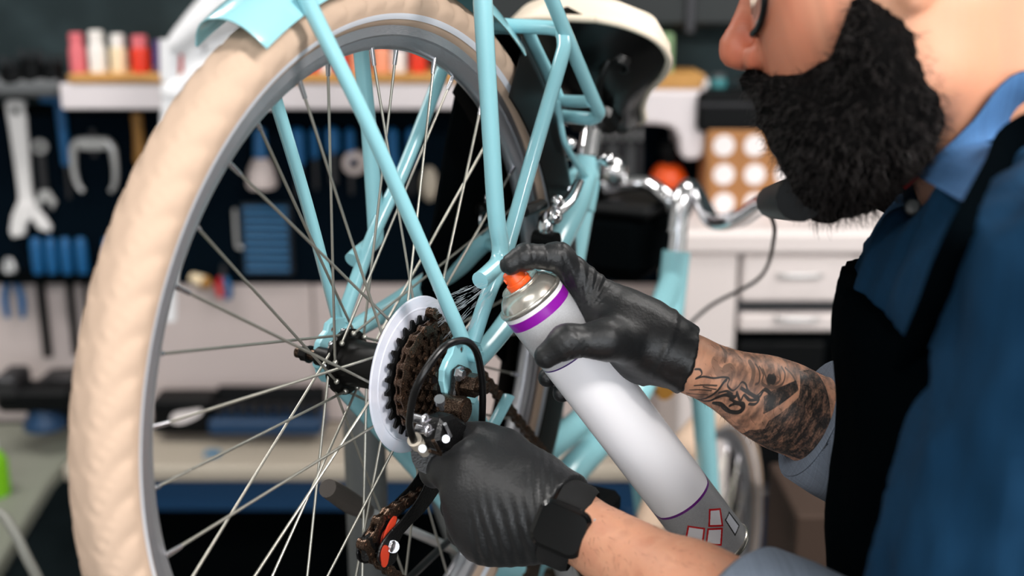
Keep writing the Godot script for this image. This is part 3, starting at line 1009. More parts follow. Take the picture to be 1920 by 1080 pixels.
# ---------------------------------------------------------------- right side cabinet
func cabinet_right() -> void:
	var zf := -2.25
	var tl := zp(1285, 432, zf)
	var ty := tl.y
	var x0 := tl.x
	var x1 := zp(1760, 432, zf).x
	var c := thing("drawer_cabinet", "tall white drawer cabinet with a pale worktop behind the man", "cabinet", Vector3((x0 + x1) / 2, FLOOR, (zf + WALL) / 2 + 0.008))
	var o0 := c.position
	var W := x1 - x0
	var xs := zp(1385, 500, zf).x
	put("worktop", box(Vector3(W + 0.02, 0.05, zf - WALL), 0.01), M.cabinet_white, c, T(Vector3(0, ty - FLOOR - 0.025, 0)))
	put("side_panel", box(Vector3(xs - x0, ty - FLOOR - 0.05, zf - WALL - 0.02), 0.006), M.cabinet_white, c, T(Vector3((x0 + xs) / 2 - o0.x, (ty - FLOOR - 0.05) / 2, 0.0)))
	var low := zp(1400, 622, zf).y
	put("body", box(Vector3(x1 - xs, ty - low - 0.06, zf - WALL - 0.06), 0.004), M.shelf_grey, c, T(Vector3((xs + x1) / 2 - o0.x, (ty + low) / 2 - FLOOR - 0.03, -0.03)))
	var ys := [[482, 566], [590, 622]]
	for q in ys:
		var ya := zp(1400, q[0], zf).y
		var yb := zp(1400, q[1], zf).y
		for j in 2:
			var xa := lerpf(xs + 0.008, x1, j * 0.6)
			var xb := lerpf(xs + 0.008, x1, 0.595 if j == 0 else 1.0)
			var d := put("drawer", box(Vector3(xb - xa, ya - yb, 0.03), 0.005), M.cabinet_white, c, T(Vector3((xa + xb) / 2 - o0.x, (ya + yb) / 2 - FLOOR, zf - 0.015 - o0.z)))
			put("handle", tube(smooth_path([Vector3(-0.04, 0.012, 0.012), Vector3(-0.036, 0.012, 0.03), Vector3(0.036, 0.012, 0.03), Vector3(0.04, 0.012, 0.012)]), 0.004, 8).mesh(), M.steel, d)
	var lb := thing("lower_cabinet", "black cupboard under the white drawers behind the tattooed arm", "cupboard", Vector3((xs + x1) / 2, FLOOR, (zf + WALL) / 2))
	var lh := low - FLOOR - 0.005
	put("body", box(Vector3(x1 - xs - 0.01, lh, zf - WALL - 0.03), 0.006), M.black_matt, lb, T(Vector3(0, lh / 2, -0.01)))
	for s in [-1.0, 1.0]:
		put("door", box(Vector3((x1 - xs) / 2 - 0.02, lh - 0.04, 0.015), 0.004), M.black_plastic, lb, T(Vector3(s * (x1 - xs) / 4, lh / 2, (zf - WALL) / 2 - 0.012)))
	# blue post in front of the cupboard and a brown carton on the floor
	var bp := thing("blue_trestle", "blue steel trestle leg standing by the black cupboard below the tattooed arm", "trestle", Vector3(zp(1418, 950, -1.95).x, FLOOR, -1.95))
	put("post", box(Vector3(0.035, 0.86, 0.04), 0.004), M.blue_steel, bp, T(Vector3(0, 0.43, 0)))
	put("foot", box(Vector3(0.05, 0.03, 0.14), 0.004), M.blue_steel, bp, T(Vector3(0, 0.015, 0)))
	put("beam", box(Vector3(0.3, 0.05, 0.04), 0.004), M.navy, bp, T(Vector3(0.13, 0.84, 0)))
	var cp := zp(1508, 900, -1.75)
	var ct := thing("carton", "brown carton under the tattooed arm beside the apron", "box", Vector3(cp.x, FLOOR, -1.72))
	put("body", box(Vector3(0.085, cp.y - FLOOR, 0.2), 0.004), mat("carton_brown", Color(0.23, 0.165, 0.125), 0.85), ct, T(Vector3(0, (cp.y - FLOOR) / 2, 0)))
	# cardboard drawer boxes with round white labels
	var bz := WALL + 0.2
	var names := ["upper left", "upper middle", "upper right", "middle left", "centre", "middle right", "lower left", "lower middle", "lower right"]
	for r in 3:
		for k in 3:
			var p := zp(1357 + k * 58, 273 + r * 54, bz)
			var o := thing("parts_box", "small brown box with round white label, %s of the stack behind the beard" % names[r * 3 + k], "box", Vector3(p.x, p.y - 0.033, bz - 0.06), "brown boxes with round labels")
			put("carton", box(Vector3(0.068, 0.063, 0.12), 0.004), M.cardboard, o, T(Vector3(0, 0.033, 0)))
			put("label", lathe_hard([[0.0001, 0.0], [0.0225, 0.0], [0.022, 0.002], [0.0001, 0.002]], 24).mesh(), M.label_white, o, Transform3D(Basis(Vector3.RIGHT, PI / 2), Vector3(0.0, 0.033, 0.0602)))
	var ps := thing("parts_stack_base", "low white riser under the brown boxes", "riser", Vector3(zp(1410, 440, bz).x, ty, bz - 0.06))
	var lowp := zp(1339, 273 + 108, bz).y - 0.033
	put("riser", box(Vector3(0.2, maxf(lowp - ty, 0.01), 0.12), 0.003), M.cardboard, ps, T(Vector3(0, maxf(lowp - ty, 0.01) / 2, 0)))
	var sb := zp(1372, 250, bz)
	var o := thing("black_case", "black case lying on top of the brown boxes", "case", Vector3(sb.x, sb.y, bz - 0.06))
	put("body", box(Vector3(0.14, 0.082, 0.11), 0.008), M.black_plastic, o, T(Vector3(0, 0.042, 0)))
	put("lid_seam", box(Vector3(0.142, 0.006, 0.112), 0.001), M.dark_steel, o, T(Vector3(0, 0.058, 0)))
	# jars on a bracket shelf behind
	var js := thing("jar_ledge", "dark ledge on the wall carrying teal jars", "ledge", zp(1330, 186, WALL + 0.06))
	put("ledge", box(Vector3(0.28, 0.012, 0.11), 0.003), M.black_matt, js)
	var jars := [[1278, "glass_teal", "teal jar at the left on the dark ledge"], [1312, "label_white", "white jar in the middle of the ledge"], [1345, "glass_teal", "teal jar at the right on the ledge near the man's nose"]]
	for q in jars:
		var p := zp(q[0], 184, WALL + 0.06)
		var jo := thing("jar", q[2], "jar", Vector3(p.x, js.position.y + 0.006, WALL + 0.06), "jars on the dark ledge")
		put("body", lathe_hard([[0.0001, 0.0], [0.017, 0.0], [0.018, 0.004, 1], [0.018, 0.035, 1], [0.013, 0.04], [0.0001, 0.04]], 16).mesh(), M[q[1]], jo)
		put("lid", lathe_hard([[0.014, 0.039], [0.014, 0.048], [0.0001, 0.049]], 16).mesh(), M.shelf_grey, jo)
	var gp := zp(1242, 195, WALL + 0.1)
	o = thing("green_pack", "pale green packet standing on the shelf right of the saddle", "packet", Vector3(gp.x, 1.4285, WALL + 0.1))
	put("pack", box(Vector3(0.035, 0.09, 0.04), 0.004), M.green_bottle, o, T(Vector3(0, 0.045, 0)))
	gp = zp(1195, 195, WALL + 0.1)
	o = thing("beige_bottle", "beige bottle standing on the shelf right of the saddle nose", "bottle", Vector3(gp.x, 1.4285, WALL + 0.1))
	put("body", lathe_hard([[0.0001, 0.0], [0.017, 0.0], [0.018, 0.004, 1], [0.018, 0.05, 1], [0.008, 0.06], [0.0001, 0.06]], 16).mesh(), M.cream, o)
	put("cap", rod(Vector3(0, 0.059, 0), Vector3(0, 0.075, 0), 0.009).mesh(), M.white_bottle, o)
	gp = zp(1005, 180, WALL + 0.1)
	o = thing("orange_tub", "orange tub on the shelf seen between the rack tubes", "tub", Vector3(gp.x + 0.01, 1.4285, WALL + 0.1))
	put("tub", lathe_hard([[0.0001, 0.0], [0.03, 0.0], [0.036, 0.06], [0.034, 0.06], [0.028, 0.005], [0.0001, 0.005]], 18).mesh(), M.orange, o)
	put("rim", lathe_hard([[0.034, 0.056], [0.038, 0.056], [0.038, 0.062], [0.034, 0.062]], 18).mesh(), M.wood, o)
	# grey files under the white housing
	for k in 5:
		var p := zp(1132 + k * 17, 262, WALL + 0.04)
		o = thing("file_tool", "grey file hanging under the white shelf housing, %s of five from the left" % ["first", "second", "third", "fourth", "last"][k], "file", p, "grey files under the shelf housing")
		put("blade", box(Vector3(0.015, 0.11, 0.012), 0.003), M.dark_steel if k % 2 == 0 else M.shelf_grey, o, T(Vector3(0, -0.055, 0)))
		put("tang", box(Vector3(0.008, 0.03, 0.01), 0.002), M.steel, o, T(Vector3(0, 0.012, 0)))
	# orange sprayer with black head
	o = thing("orange_sprayer", "round orange pump sprayer with black head hanging by the brown boxes", "sprayer", zp(1252, 340, WALL + 0.09))
	put("tank", sphere(0.042, 14, 20, Vector3(0.95, 1.05, 0.9)).mesh(), M.orange, o)
	put("neck", rod(Vector3(0, 0.035, 0), Vector3(0, 0.055, 0), 0.018).mesh(), M.black_plastic, o)
	put("head", box(Vector3(0.045, 0.035, 0.04), 0.008), M.black_plastic, o, T(Vector3(0.003, 0.07, 0)))
	put("foot", lathe_hard([[0.0001, -0.075], [0.036, -0.075], [0.032, -0.03], [0.0001, -0.03]], 18).mesh(), M.orange, o)
	# dark backing between shelf housing and boxes
	o = thing("dark_backboard", "dark board on the wall behind the orange sprayer", "board", zp(1215, 340, WALL))
	put("board", box(Vector3(0.24, 0.2, 0.015), 0.003), mat("backing", Color(0.11, 0.11, 0.12), 0.7), o, T(Vector3(0, 0, 0.008)))


# ---------------------------------------------------------------- repair stand
func repair_stand() -> void:
	var at := dp(690, 1000, 1.36)
	var o := thing("repair_stand", "grey bicycle repair stand post seen through the spokes", "repair stand", Vector3(at.x, FLOOR, at.z))
	var topy := dp(690, 745, 1.36).y - FLOOR
	put("post", lathe_hard([[0.0001, 0.02], [0.024, 0.02], [0.024, topy - 0.02], [0.02, topy], [0.0001, topy]], 24).mesh(), M.stand_grey, o)
	put("collar", lathe_hard([[0.024, 0.5], [0.031, 0.5], [0.031, 0.55], [0.024, 0.55]], 24).mesh(), M.black_plastic, o)
	for k in 3:
		var a := k * TAU / 3 + 0.4
		put("leg", rod(Vector3(0, 0.12, 0), Vector3(sin(a) * 0.42, 0.018, cos(a) * 0.42), 0.014, 12).mesh(), M.stand_grey, o)
	# arm forward to the bottom bracket
	var bb := bike_point(0.285, -0.33, 0.0) - o.position
	put("arm", tube(smooth_path([Vector3(0, topy - 0.03, 0), Vector3(0.05, topy - 0.02, -0.02), bb + Vector3(-0.05, -0.03, 0.02), bb]), 0.016, 14).mesh(), M.stand_grey, o)


# ---------------------------------------------------------------- bicycle
# bicycle axes: x forward, y up, z to its right (the drive side); the origin is the rear hub
const HUB := Vector3(-0.1091, 1.327, -0.9304)
const HEADING := 0.497
var bike: Node3D


func bike_frame() -> Transform3D:
	return Transform3D(Basis(Vector3.UP, PI / 2 - HEADING), HUB)


func bike_point(f: float, u: float, r: float) -> Vector3:
	return bike_frame() * Vector3(f, u, r)


# where a sight line of the photograph crosses the plane z = r of the bicycle
func bk(px: float, py: float, r: float) -> Vector3:
	var inv := bike_frame().affine_inverse()
	var o := inv * CAM
	var d := inv.basis * ray(px, py)
	return o + d * ((r - o.z) / d.z)


func bk2(list: Array, r: float) -> PackedVector2Array:
	var out := PackedVector2Array()
	for q in list:
		var p := bk(q[0], q[1], r)
		out.append(Vector2(p.x, p.y))
	return out


func bpath(list: Array, step := 0.008) -> PackedVector3Array:
	# [px, py, r] entries
	var pts := []
	for q in list:
		pts.append(bk(q[0], q[1], q[2]))
	return smooth_path(pts, step)


func ring(profile: Array, sides := 96) -> MB:
	# closed [radius, z] outline turned round the bicycle's z axis
	var pr := []
	for k in profile.size() + 1:
		var q: Array = profile[k % profile.size()]
		pr.append([q[0], q[1]])
		if q.size() < 3:
			pr.append([q[0], q[1]])
	var b := weld_seam(lathe(pr, sides), sides)
	var t := Transform3D(Basis(Vector3.RIGHT, PI / 2), Vector3.ZERO)
	for k in b.v.size():
		b.v[k] = t * b.v[k]
	return b


func turned(profile: Array, sides := 24) -> MB:
	# lathe_hard with its axis laid along z
	var b := lathe_hard(profile, sides)
	var t := Transform3D(Basis(Vector3.RIGHT, PI / 2), Vector3.ZERO)
	for k in b.v.size():
		b.v[k] = t * b.v[k]
	return b


func tyre_mesh(rc: float, ra: float, rw: float, fine: bool) -> MB:
	var b := MB.new()
	var n := 900 if fine else 96
	var m := 36 if fine else 16
	for i in n:
		var th := TAU * i / n
		for j in m:
			var ph := TAU * j / m
			var h := 0.0
			var w := sin(ph)
			if fine:
				# slanting tread ribs on both shoulders, a smooth centre band
				var a := absf(w)
				if cos(ph) > -0.1 and a > 0.2:
					var s := fposmod(th * 75.0 / TAU * 1.0 + a * 1.9, 1.0)
					var e := smoothstep(0.0, 0.12, s) * (1.0 - smoothstep(0.5, 0.95, s))
					h = 0.0015 * e * smoothstep(0.2, 0.35, a)
			var rr := rc + cos(ph) * (ra + h)
			b.add(Vector3(cos(th) * rr, sin(th) * rr, w * (rw + h)), Vector2(float(i) / n, float(j) / m))
	for i in n:
		for j in m:
			var i2 := (i + 1) % n
			var j2 := (j + 1) % m
			b.quad(i * m + j, i2 * m + j, i2 * m + j2, i * m + j2)
	return b


func band(rc: float, ra: float, rw: float, p0: float, p1: float, n := 240) -> MB:
	# a thin strip lying on the tyre between two angles of its section
	var b := MB.new()
	for i in n:
		var th := TAU * i / n
		for j in 5:
			var ph := lerpf(p0, p1, j / 4.0)
			var rr := rc + cos(ph) * ra
			b.add(Vector3(cos(th) * rr, sin(th) * rr, sin(ph) * rw))
	for i in n:
		for j in 4:
			var i2 := (i + 1) % n
			b.quad(i * 5 + j, i2 * 5 + j, i2 * 5 + j + 1, i * 5 + j + 1)
	return b


func fender_mesh(r0: float, half: float, a0: float, a1: float, thick := 0.0016, drop := 0.022, power := 2.6) -> MB:
	# curved gutter round the wheel, closed sheet with thickness
	var b := MB.new()
	var n := maxi(8, int(absf(a1 - a0) / 0.03))
	var m := 14
	for side in 2:
		for i in n + 1:
			var th := lerpf(a0, a1, float(i) / n)
			for j in m + 1:
				var s := -1.0 + 2.0 * j / m
				var z := s * half
				var rr := r0 - pow(absf(s), power) * drop - (thick if side == 1 else 0.0)
				if side == 1:
					z *= 0.96
				b.add(Vector3(cos(th) * rr, sin(th) * rr, z))
	var o := (n + 1) * (m + 1)
	for i in n:
		for j in m:
			var a := i * (m + 1) + j
			b.quad(a, a + m + 1, a + m + 2, a + 1)
			b.quad(o + a, o + a + 1, o + a + m + 2, o + a + m + 1)
	for i in n:
		for j in [0, m]:
			var a: int = i * (m + 1) + j
			b.quad(a, a + m + 1, o + a + m + 1, o + a)
	for j in m:
		for i in [0, n]:
			var a: int = i * (m + 1) + j
			b.quad(a, a + 1, o + a + 1, o + a)
	return b


func sprocket(R: float, teeth: int, t: float, inner: float) -> MB:
	var o := PackedVector2Array()
	for k in teeth:
		for q in [[-0.5, R - 0.0048], [-0.3, R - 0.0045], [-0.12, R + 0.0008], [0.12, R + 0.0008], [0.3, R - 0.0045]]:
			var a: float = TAU * (k + q[0]) / teeth
			o.append(Vector2(cos(a), sin(a)) * q[1])
	return plate(o, t, 0.0, [circle2(inner, 28)])


func wheel(parent: Node3D, called: String, centre: Vector3, fine: bool) -> MeshInstance3D:
	var tyre := put(called, tyre_mesh(0.2975, 0.0205, 0.021, fine).mesh(), M.tyre_cream, parent, T(centre))
	tyre.set_meta("label", "cream tyre with slanting tread ribs on a silver rim")
	put("reflective_stripe", band(0.2975, 0.0208, 0.0214, 1.95, 2.2).mesh(), mat("stripe", Color(0.86, 0.87, 0.9), 0.35), tyre)
	put("reflective_stripe", band(0.2975, 0.0208, 0.0214, -2.2, -1.95).mesh(), M.stripe, tyre)
	put("bead_shade", ring([[0.291, 0.0122], [0.2908, 0.0143], [0.2868, 0.0139], [0.2868, 0.0122]], 96).mesh(), M.bead_shade_grey, tyre)  # dark ring standing in for the shade between tyre and rim
	put("rim", ring([[0.289, 0.0125], [0.2865, 0.0132], [0.285, 0.0120], [0.2735, 0.0114], [0.272, 0.0098], [0.266, 0.0072, 1], [0.2625, 0.004, 1], [0.2618, 0.0, 1], [0.2625, -0.004, 1], [0.266, -0.0072, 1], [0.272, -0.0098], [0.2735, -0.0114], [0.285, -0.0120], [0.2865, -0.0132], [0.289, -0.0125], [0.281, -0.009], [0.281, 0.009]], 144).mesh(), M.rim_alloy, tyre)
	return tyre


func spokes(w: Node3D, n: int, first: float, dr: float, nd: float, fr: float) -> void:
	for k in n:
		var th := first + TAU * k / n
		var right := k % 2 == 0
		var lead := (k % 4) in [1, 2]
		var ha := th + (1.08 if lead else -1.08)
		var z := dr if right else nd
		var rim := Vector3(cos(th) * 0.2622, sin(th) * 0.2622, 0.004 if right else -0.004)
		var hubp := Vector3(cos(ha) * fr, sin(ha) * fr, z + (0.003 if lead else -0.003))
		var b := rod(hubp, rim, 0.00115, 7)
		b.join(sphere(0.0026, 5, 8), T(hubp))
		var s := put("spoke", b.mesh(), M.spoke_steel, w)
		var d := (hubp - rim).normalized()
		put("nipple", rod(rim - d * 0.002, rim + d * 0.012, 0.0021, 7, 0.0017).mesh(), M.bolt_silver, w)


func tube_part(called: String, path: PackedVector3Array, r, m: Material, parent: Node3D, sides := 16, squash := 1.0, side := Vector3.ZERO) -> MeshInstance3D:
	return put(called, tube(path, r, sides, true, squash, side).mesh(), m, parent)


func bicycle() -> void:
	bike = Node3D.new()
	bike.name = "bicycle"
	bike.transform = bike_frame()
	add_child(bike)
	tag(bike, "pale blue step-through bicycle with cream tyres held up nose-down in the workshop", "bicycle")
	var blue: Material = M.frame_blue
	# ---- rear wheel
	var w := wheel(bike, "rear_wheel", Vector3.ZERO, true)
	spokes(w, 36, deg_to_rad(91.3), 0.029, -0.033, 0.025)
	put("hub", turned([[0.0001, -0.047], [0.0095, -0.047], [0.011, -0.041], [0.0285, -0.0375], [0.0285, -0.0335], [0.021, -0.032], [0.0195, -0.02, 1], [0.0195, 0.02, 1], [0.022, 0.0275], [0.0305, 0.0285], [0.0305, 0.0315], [0.014, 0.033], [0.014, 0.04], [0.0001, 0.04]], 32).mesh(), M.hub_black, w)
	for k in 9:
		var a := TAU * k / 9 + 0.2
		put("flange_rivet", sphere(0.0026, 5, 8).mesh(), M.bolt_silver, w, T(Vector3(cos(a) * 0.027, sin(a) * 0.027, -0.038)))
	put("axle", turned([[0.0001, -0.089], [0.005, -0.089], [0.005, 0.102], [0.0001, 0.103]], 18).mesh(), M.grime_steel, w)
	put("axle_cone", turned([[0.005, -0.066], [0.0082, -0.066], [0.0082, -0.05], [0.005, -0.048]], 18).mesh(), M.hub_black, w)
	put("axle_nut", joined([[plate(circle2(0.0068, 6), 0.008, 0.001), T(Vector3(0, 0, -0.0805))], turned([[0.0045, -0.0762], [0.0078, -0.0762], [0.0078, -0.0748], [0.0045, -0.0748]], 20)]).mesh(), M.hub_black, w)
	put("axle_nut", joined([[plate(circle2(0.0098, 6), 0.013, 0.001), T(Vector3(0, 0, 0.0875))], turned([[0.005, 0.0795], [0.013, 0.0795], [0.013, 0.081], [0.005, 0.081]], 20)]).mesh(), M.grime_steel, w)
	# translucent spoke protector
	put("spoke_protector", ring([[0.065, 0.0325], [0.0655, 0.0335], [0.0645, 0.0345], [0.056, 0.0345], [0.0555, 0.0352], [0.0545, 0.0352], [0.054, 0.0347], [0.034, 0.0355], [0.034, 0.0343], [0.054, 0.0335], [0.056, 0.033]], 80).mesh(), M.disc_plastic, w)
	# freewheel
	var fwl := put("freewheel", turned([[0.0001, 0.036], [0.02, 0.036], [0.021, 0.066], [0.017, 0.068], [0.0001, 0.068]], 28).mesh(), M.hub_black, bike)
	var sp := [[0.0505, 28, 0.0388], [0.0435, 24, 0.0435], [0.039, 22, 0.0482], [0.0345, 19, 0.0527], [0.031, 17, 0.0572], [0.0272, 15, 0.0617], [0.0245, 13, 0.0657]]
	for k in 7:
		var q: Array = sp[k]
		put("sprocket", sprocket(q[0], q[1], 0.0021, 0.0195 if k > 2 else q[0] * 0.62).mesh(), M.sprocket_black if k == 0 else M.grime_steel, fwl, Transform3D(Basis(Vector3(0, 0, 1), 0.11 * k), Vector3(0, 0, q[2])))
	for k in 3:
		var ring_r: float = sp[k][0] * 0.62
		put("carrier_arm", joined([[rounded_box(Vector3(ring_r * 2.1, 0.012, 0.002), 0.0005), Transform3D(Basis(Vector3(0, 0, 1), 0.4 + k), Vector3(0, 0, sp[k][2]))], [rounded_box(Vector3(0.012, ring_r * 2.1, 0.002), 0.0005), Transform3D(Basis(Vector3(0, 0, 1), 0.4 + k), Vector3(0, 0, sp[k][2]))]]).mesh(), M.sprocket_black, fwl)
	var txt := TextMesh.new()
	var font := SystemFont.new()
	font.font_names = PackedStringArray(["Droid Sans"])
	txt.font = font
	txt.text = "SIS  28T"
	txt.font_size = 16
	txt.pixel_size = 0.00032
	txt.depth = 0.0003
	put("stamp", txt, M.label_white, fwl, Transform3D(Basis(Vector3(0, 0, 1), deg_to_rad(-22)), Vector3(-0.0165, -0.0405, 0.0402)))
	chain_and_derailleur()
	# ---- frame
	var fr := put("frame", joined([
		tube(smooth_path([Vector3(0.238, -0.305, 0), Vector3(0.30, -0.155, 0), Vector3(0.345, -0.035, 0), Vector3(0.392, 0.085, 0), Vector3(0.405, 0.122, 0)], 0.02), 0.0155, 20),
		rod(Vector3(0.24, -0.30, -0.036), Vector3(0.24, -0.30, 0.036), 0.021, 20),
		tube(smooth_path([Vector3(0.245, -0.295, 0.0), Vector3(0.36, -0.245, 0.0), Vector3(0.50, -0.225, 0.0), Vector3(0.60, -0.19, 0.0), Vector3(0.678, -0.12, 0.0)], 0.02), 0.019, 18),
		tube(smooth_path([Vector3(0.285, -0.19, 0.0), Vector3(0.40, -0.185, 0.0), Vector3(0.56, -0.16, 0.0), Vector3(0.688, -0.075, 0.0)], 0.02), 0.0155, 18),
		rod(Vector3(0.694, -0.045, 0), Vector3(0.672, -0.155, 0), 0.019, 20),
		[rounded_box(Vector3(0.035, 0.05, 0.034), 0.008), Transform3D(Basis(Vector3(0, 0, 1), -0.4), Vector3(0.385, 0.085, 0))],
	]).mesh(), blue, bike)
	# seat stays and chain stays
	tube_part("seat_stay", bpath([[885, 678, 0.066], [903, 664, 0.064], [953, 602, 0.058], [1010, 515, 0.05], [1052, 445, 0.042], [1082, 385, 0.03], [1100, 330, 0.018]]), [0.0085, 0.0095, 0.0105, 0.0115, 0.0125, 0.012, 0.011], blue, bike)
	tube_part("seat_stay", bpath([[632, 634, -0.071], [655, 622, -0.07], [700, 596, -0.068], [770, 555, -0.064], [850, 500, -0.058], [905, 450, -0.05], [1000, 390, -0.035], [1082, 330, -0.016]]), [0.008, 0.010, 0.0125, 0.0135, 0.0125, 0.012, 0.011], blue, bike)
	tube_part("chain_stay", bpath([[862, 722, 0.062], [876, 752, 0.06], [898, 800, 0.056], [940, 880, 0.05], [985, 990, 0.03]]), [0.009, 0.0095, 0.010, 0.011, 0.011], blue, bike)
	tube_part("chain_stay", smooth_path([Vector3(0.005, -0.006, -0.068), Vector3(0.05, -0.06, -0.062), Vector3(0.15, -0.18, -0.045), Vector3(0.232, -0.295, -0.022)]), [0.008, 0.0095, 0.0105, 0.011], blue, bike)
	put("stay_bridge", rod(bk(1000, 500, 0.04), bk(905, 452, -0.05), 0.006, 12).mesh(), blue, bike)
	# dropouts
	var d1 := put("dropout", plate(bk2([[862, 625], [893, 636], [900, 655], [902, 680], [897, 705], [884, 722], [893, 742], [884, 758], [868, 752], [858, 736], [862, 716], [860, 700], [853, 695], [846, 704], [843, 720], [846, 740], [838, 748], [830, 736], [826, 715], [827, 694], [834, 676], [842, 662], [846, 646], [853, 632]], 0.0695), 0.006, 0.001, [circle_px(860, 655, 0.0695, 0.0027)]).mesh(), blue, bike, T(Vector3(0, 0, 0.0695)))
	put("eyelet_screw", rod(bk(860, 655, 0.07) + Vector3(0, 0, 0.0), bk(860, 655, 0.07) + Vector3(0, 0, 0.0015), 0.0026, 10).mesh(), M.copper, d1, T(Vector3(0, 0, -0.0695)))
	put("eyelet_boss", rod(bk(879, 662, 0.07), bk(879, 662, 0.07) + Vector3(0, 0, 0.009), 0.0072, 16).mesh(), blue, d1, T(Vector3(0, 0, -0.0695)))
	put("boss_bolt", plate(circle2(0.0036, 6), 0.004, 0.0004).mesh(), blue, d1, T(bk(879, 662, 0.07) + Vector3(0, 0, -0.0695 + 0.0105)))
	var d2 := put("dropout", plate(bk2([[624, 596], [650, 592], [660, 606], [658, 630], [646, 648], [634, 655], [626, 646], [617, 644], [609, 652], [607, 672], [611, 690], [618, 706], [616, 717], [606, 716], [597, 704], [591, 684], [590, 660], [594, 642], [602, 628], [609, 620], [612, 606]], -0.0715), 0.006, 0.001, [circle_px(619, 617, -0.0715, 0.0025)]).mesh(), blue, bike, T(Vector3(0, 0, -0.0715)))
	put("eyelet_screw", rod(bk(619, 617, -0.07) + Vector3(0, 0, -0.002), bk(619, 617, -0.07) + Vector3(0, 0, 0.001), 0.0024, 10).mesh(), M.copper, d2, T(Vector3(0, 0, 0.0715)))
	put("stop_screw", rod(bk(640, 637, -0.067), bk(641, 632, -0.06), 0.002, 8).mesh(), M.dark_steel, d2, T(Vector3(0, 0, 0.0715)))
	# fender and its stays
	var fd := put("fender", fender_mesh(0.339, 0.031, deg_to_rad(120.5), deg_to_rad(51)).mesh(), blue, bike)
	put("fender_flap", fender_mesh(0.3375, 0.0305, deg_to_rad(51.5), deg_to_rad(-42), 0.0016, 0.066, 9.0).mesh(), M.hub_black, fd)
	tube_part("fender_stay", bpath([[866, 636, 0.075], [850, 596, 0.073], [700, 255, 0.056], [590, 30, 0.035], [568, -14, 0.031]], 0.012), [0.0062, 0.0055, 0.0055, 0.0055, 0.006], blue, bike, 14)
	tube_part("fender_stay", bpath([[633, 602, -0.075], [580, 400, -0.06], [522, 205, -0.04], [500, 130, -0.033]], 0.012), 0.0058, blue, bike, 4)
	# luggage rack
	var rk := put("rack", joined([
		tube(bpath([[887, 640, 0.074], [897, 606, 0.075], [910, 567, 0.076], [929, 519, 0.076], [946, 480, 0.075], [1000, 290, 0.074], [1050, 118, 0.072], [1058, 82, 0.07], [1052, 60, 0.062], [1030, 52, 0.05], [925, 46, -0.005], [870, 36, -0.035]]), 0.0067, 14),
		tube(bpath([[640, 604, -0.074], [700, 440, -0.073], [760, 310, -0.07], [830, 130, -0.066], [855, 60, -0.06], [870, 36, -0.04]]), 0.0066, 14),
	]).mesh(), blue, bike)
	rk.set_meta("label", "pale blue tubular luggage rack over the rear wheel")
	put("rack_leg", tube(bpath([[900, 526, 0.082], [912, 516, 0.082], [934, 492, 0.081], [938, 460, 0.08], [930, 400, 0.08], [917, 200, 0.08], [905, 0, 0.08], [901, -120, 0.08]], 0.006), [0.0074, 0.0074, 0.0074, 0.0072, 0.0072, 0.0074, 0.0076, 0.0076], 16).mesh(), blue, rk)
	put("rack_leg", tube(bpath([[660, 488, -0.08], [670, 478, -0.08], [700, 452, -0.08], [704, 425, -0.08], [692, 250, -0.08], [676, 80, -0.08], [670, -60, -0.08]], 0.006), [0.0075, 0.0075, 0.0075, 0.0072, 0.0072, 0.0072, 0.0072], 16).mesh(), blue, rk)
	put("rack_hoop", tube(bpath([[1010, -60, 0.068], [1035, 0, 0.068], [1078, 105, 0.068], [1115, 192, 0.068], [1123, 212, 0.066], [1112, 222, 0.058], [1085, 221, 0.04], [1035, 214, 0.0], [985, 196, -0.03]], 0.006), 0.0066, 14).mesh(), blue, rk)
	put("rack_crossbar", tube(bpath([[1108, 190, 0.066], [1060, 189, 0.03], [1000, 180, -0.012]]), 0.006, 12).mesh(), blue, rk)
	put("rack_strut", tube(bpath([[988, 52, 0.02], [1000, 80, 0.02], [1030, 142, 0.02], [1048, 186, 0.022]]), 0.0068, 12, true, 0.5).mesh(), blue, rk)
	put("rack_bracket", tube(bpath([[1044, 190, 0.03], [1050, 222, 0.032], [1058, 265, 0.034], [1080, 305, 0.03], [1102, 335, 0.024]]), 0.0032, 10).mesh(), blue, rk)
	# platform above the frame edge
	for z in [-0.08, 0.08]:
		put("rack_rail", tube(smooth_path([Vector3(0.12, 0.372, z), Vector3(-0.05, 0.392, z), Vector3(-0.22, 0.397, z)]), 0.0065, 12).mesh(), blue, rk)
	for x in [0.1, 0.02, -0.08, -0.18]:
		put("rack_crossbar", rod(Vector3(x, 0.386, -0.08), Vector3(x, 0.386, 0.08), 0.0055, 12).mesh(), blue, rk)
	# ---- saddle
	saddle()
	# ---- front end
	var fk := put("fork", joined([
		rod(Vector3(0.672, -0.155, 0), Vector3(0.668, -0.19, 0), 0.022, 18),
		tube(smooth_path([Vector3(0.668, -0.19, 0.0), Vector3(0.672, -0.21, 0.045), Vector3(0.70, -0.32, 0.052), Vector3(0.75, -0.48, 0.055), Vector3(0.82, -0.64, 0.058)], 0.02), [0.016, 0.0155, 0.014, 0.012, 0.009], 16),
		tube(smooth_path([Vector3(0.668, -0.19, 0.0), Vector3(0.672, -0.21, -0.045), Vector3(0.70, -0.32, -0.052), Vector3(0.75, -0.48, -0.055), Vector3(0.82, -0.64, -0.058)], 0.02), [0.016, 0.0155, 0.014, 0.012, 0.009], 16),
	]).mesh(), blue, bike)
	put("fork_reflector", rod(Vector3(0.655, -0.225, 0.0), Vector3(0.645, -0.228, 0.012), 0.014, 14).mesh(), M.tool_gold, fk)
	var fw := wheel(bike, "front_wheel", Vector3(0.825, -0.645, 0), false)
	spokes(fw, 36, 0.05, 0.03, -0.03, 0.02)
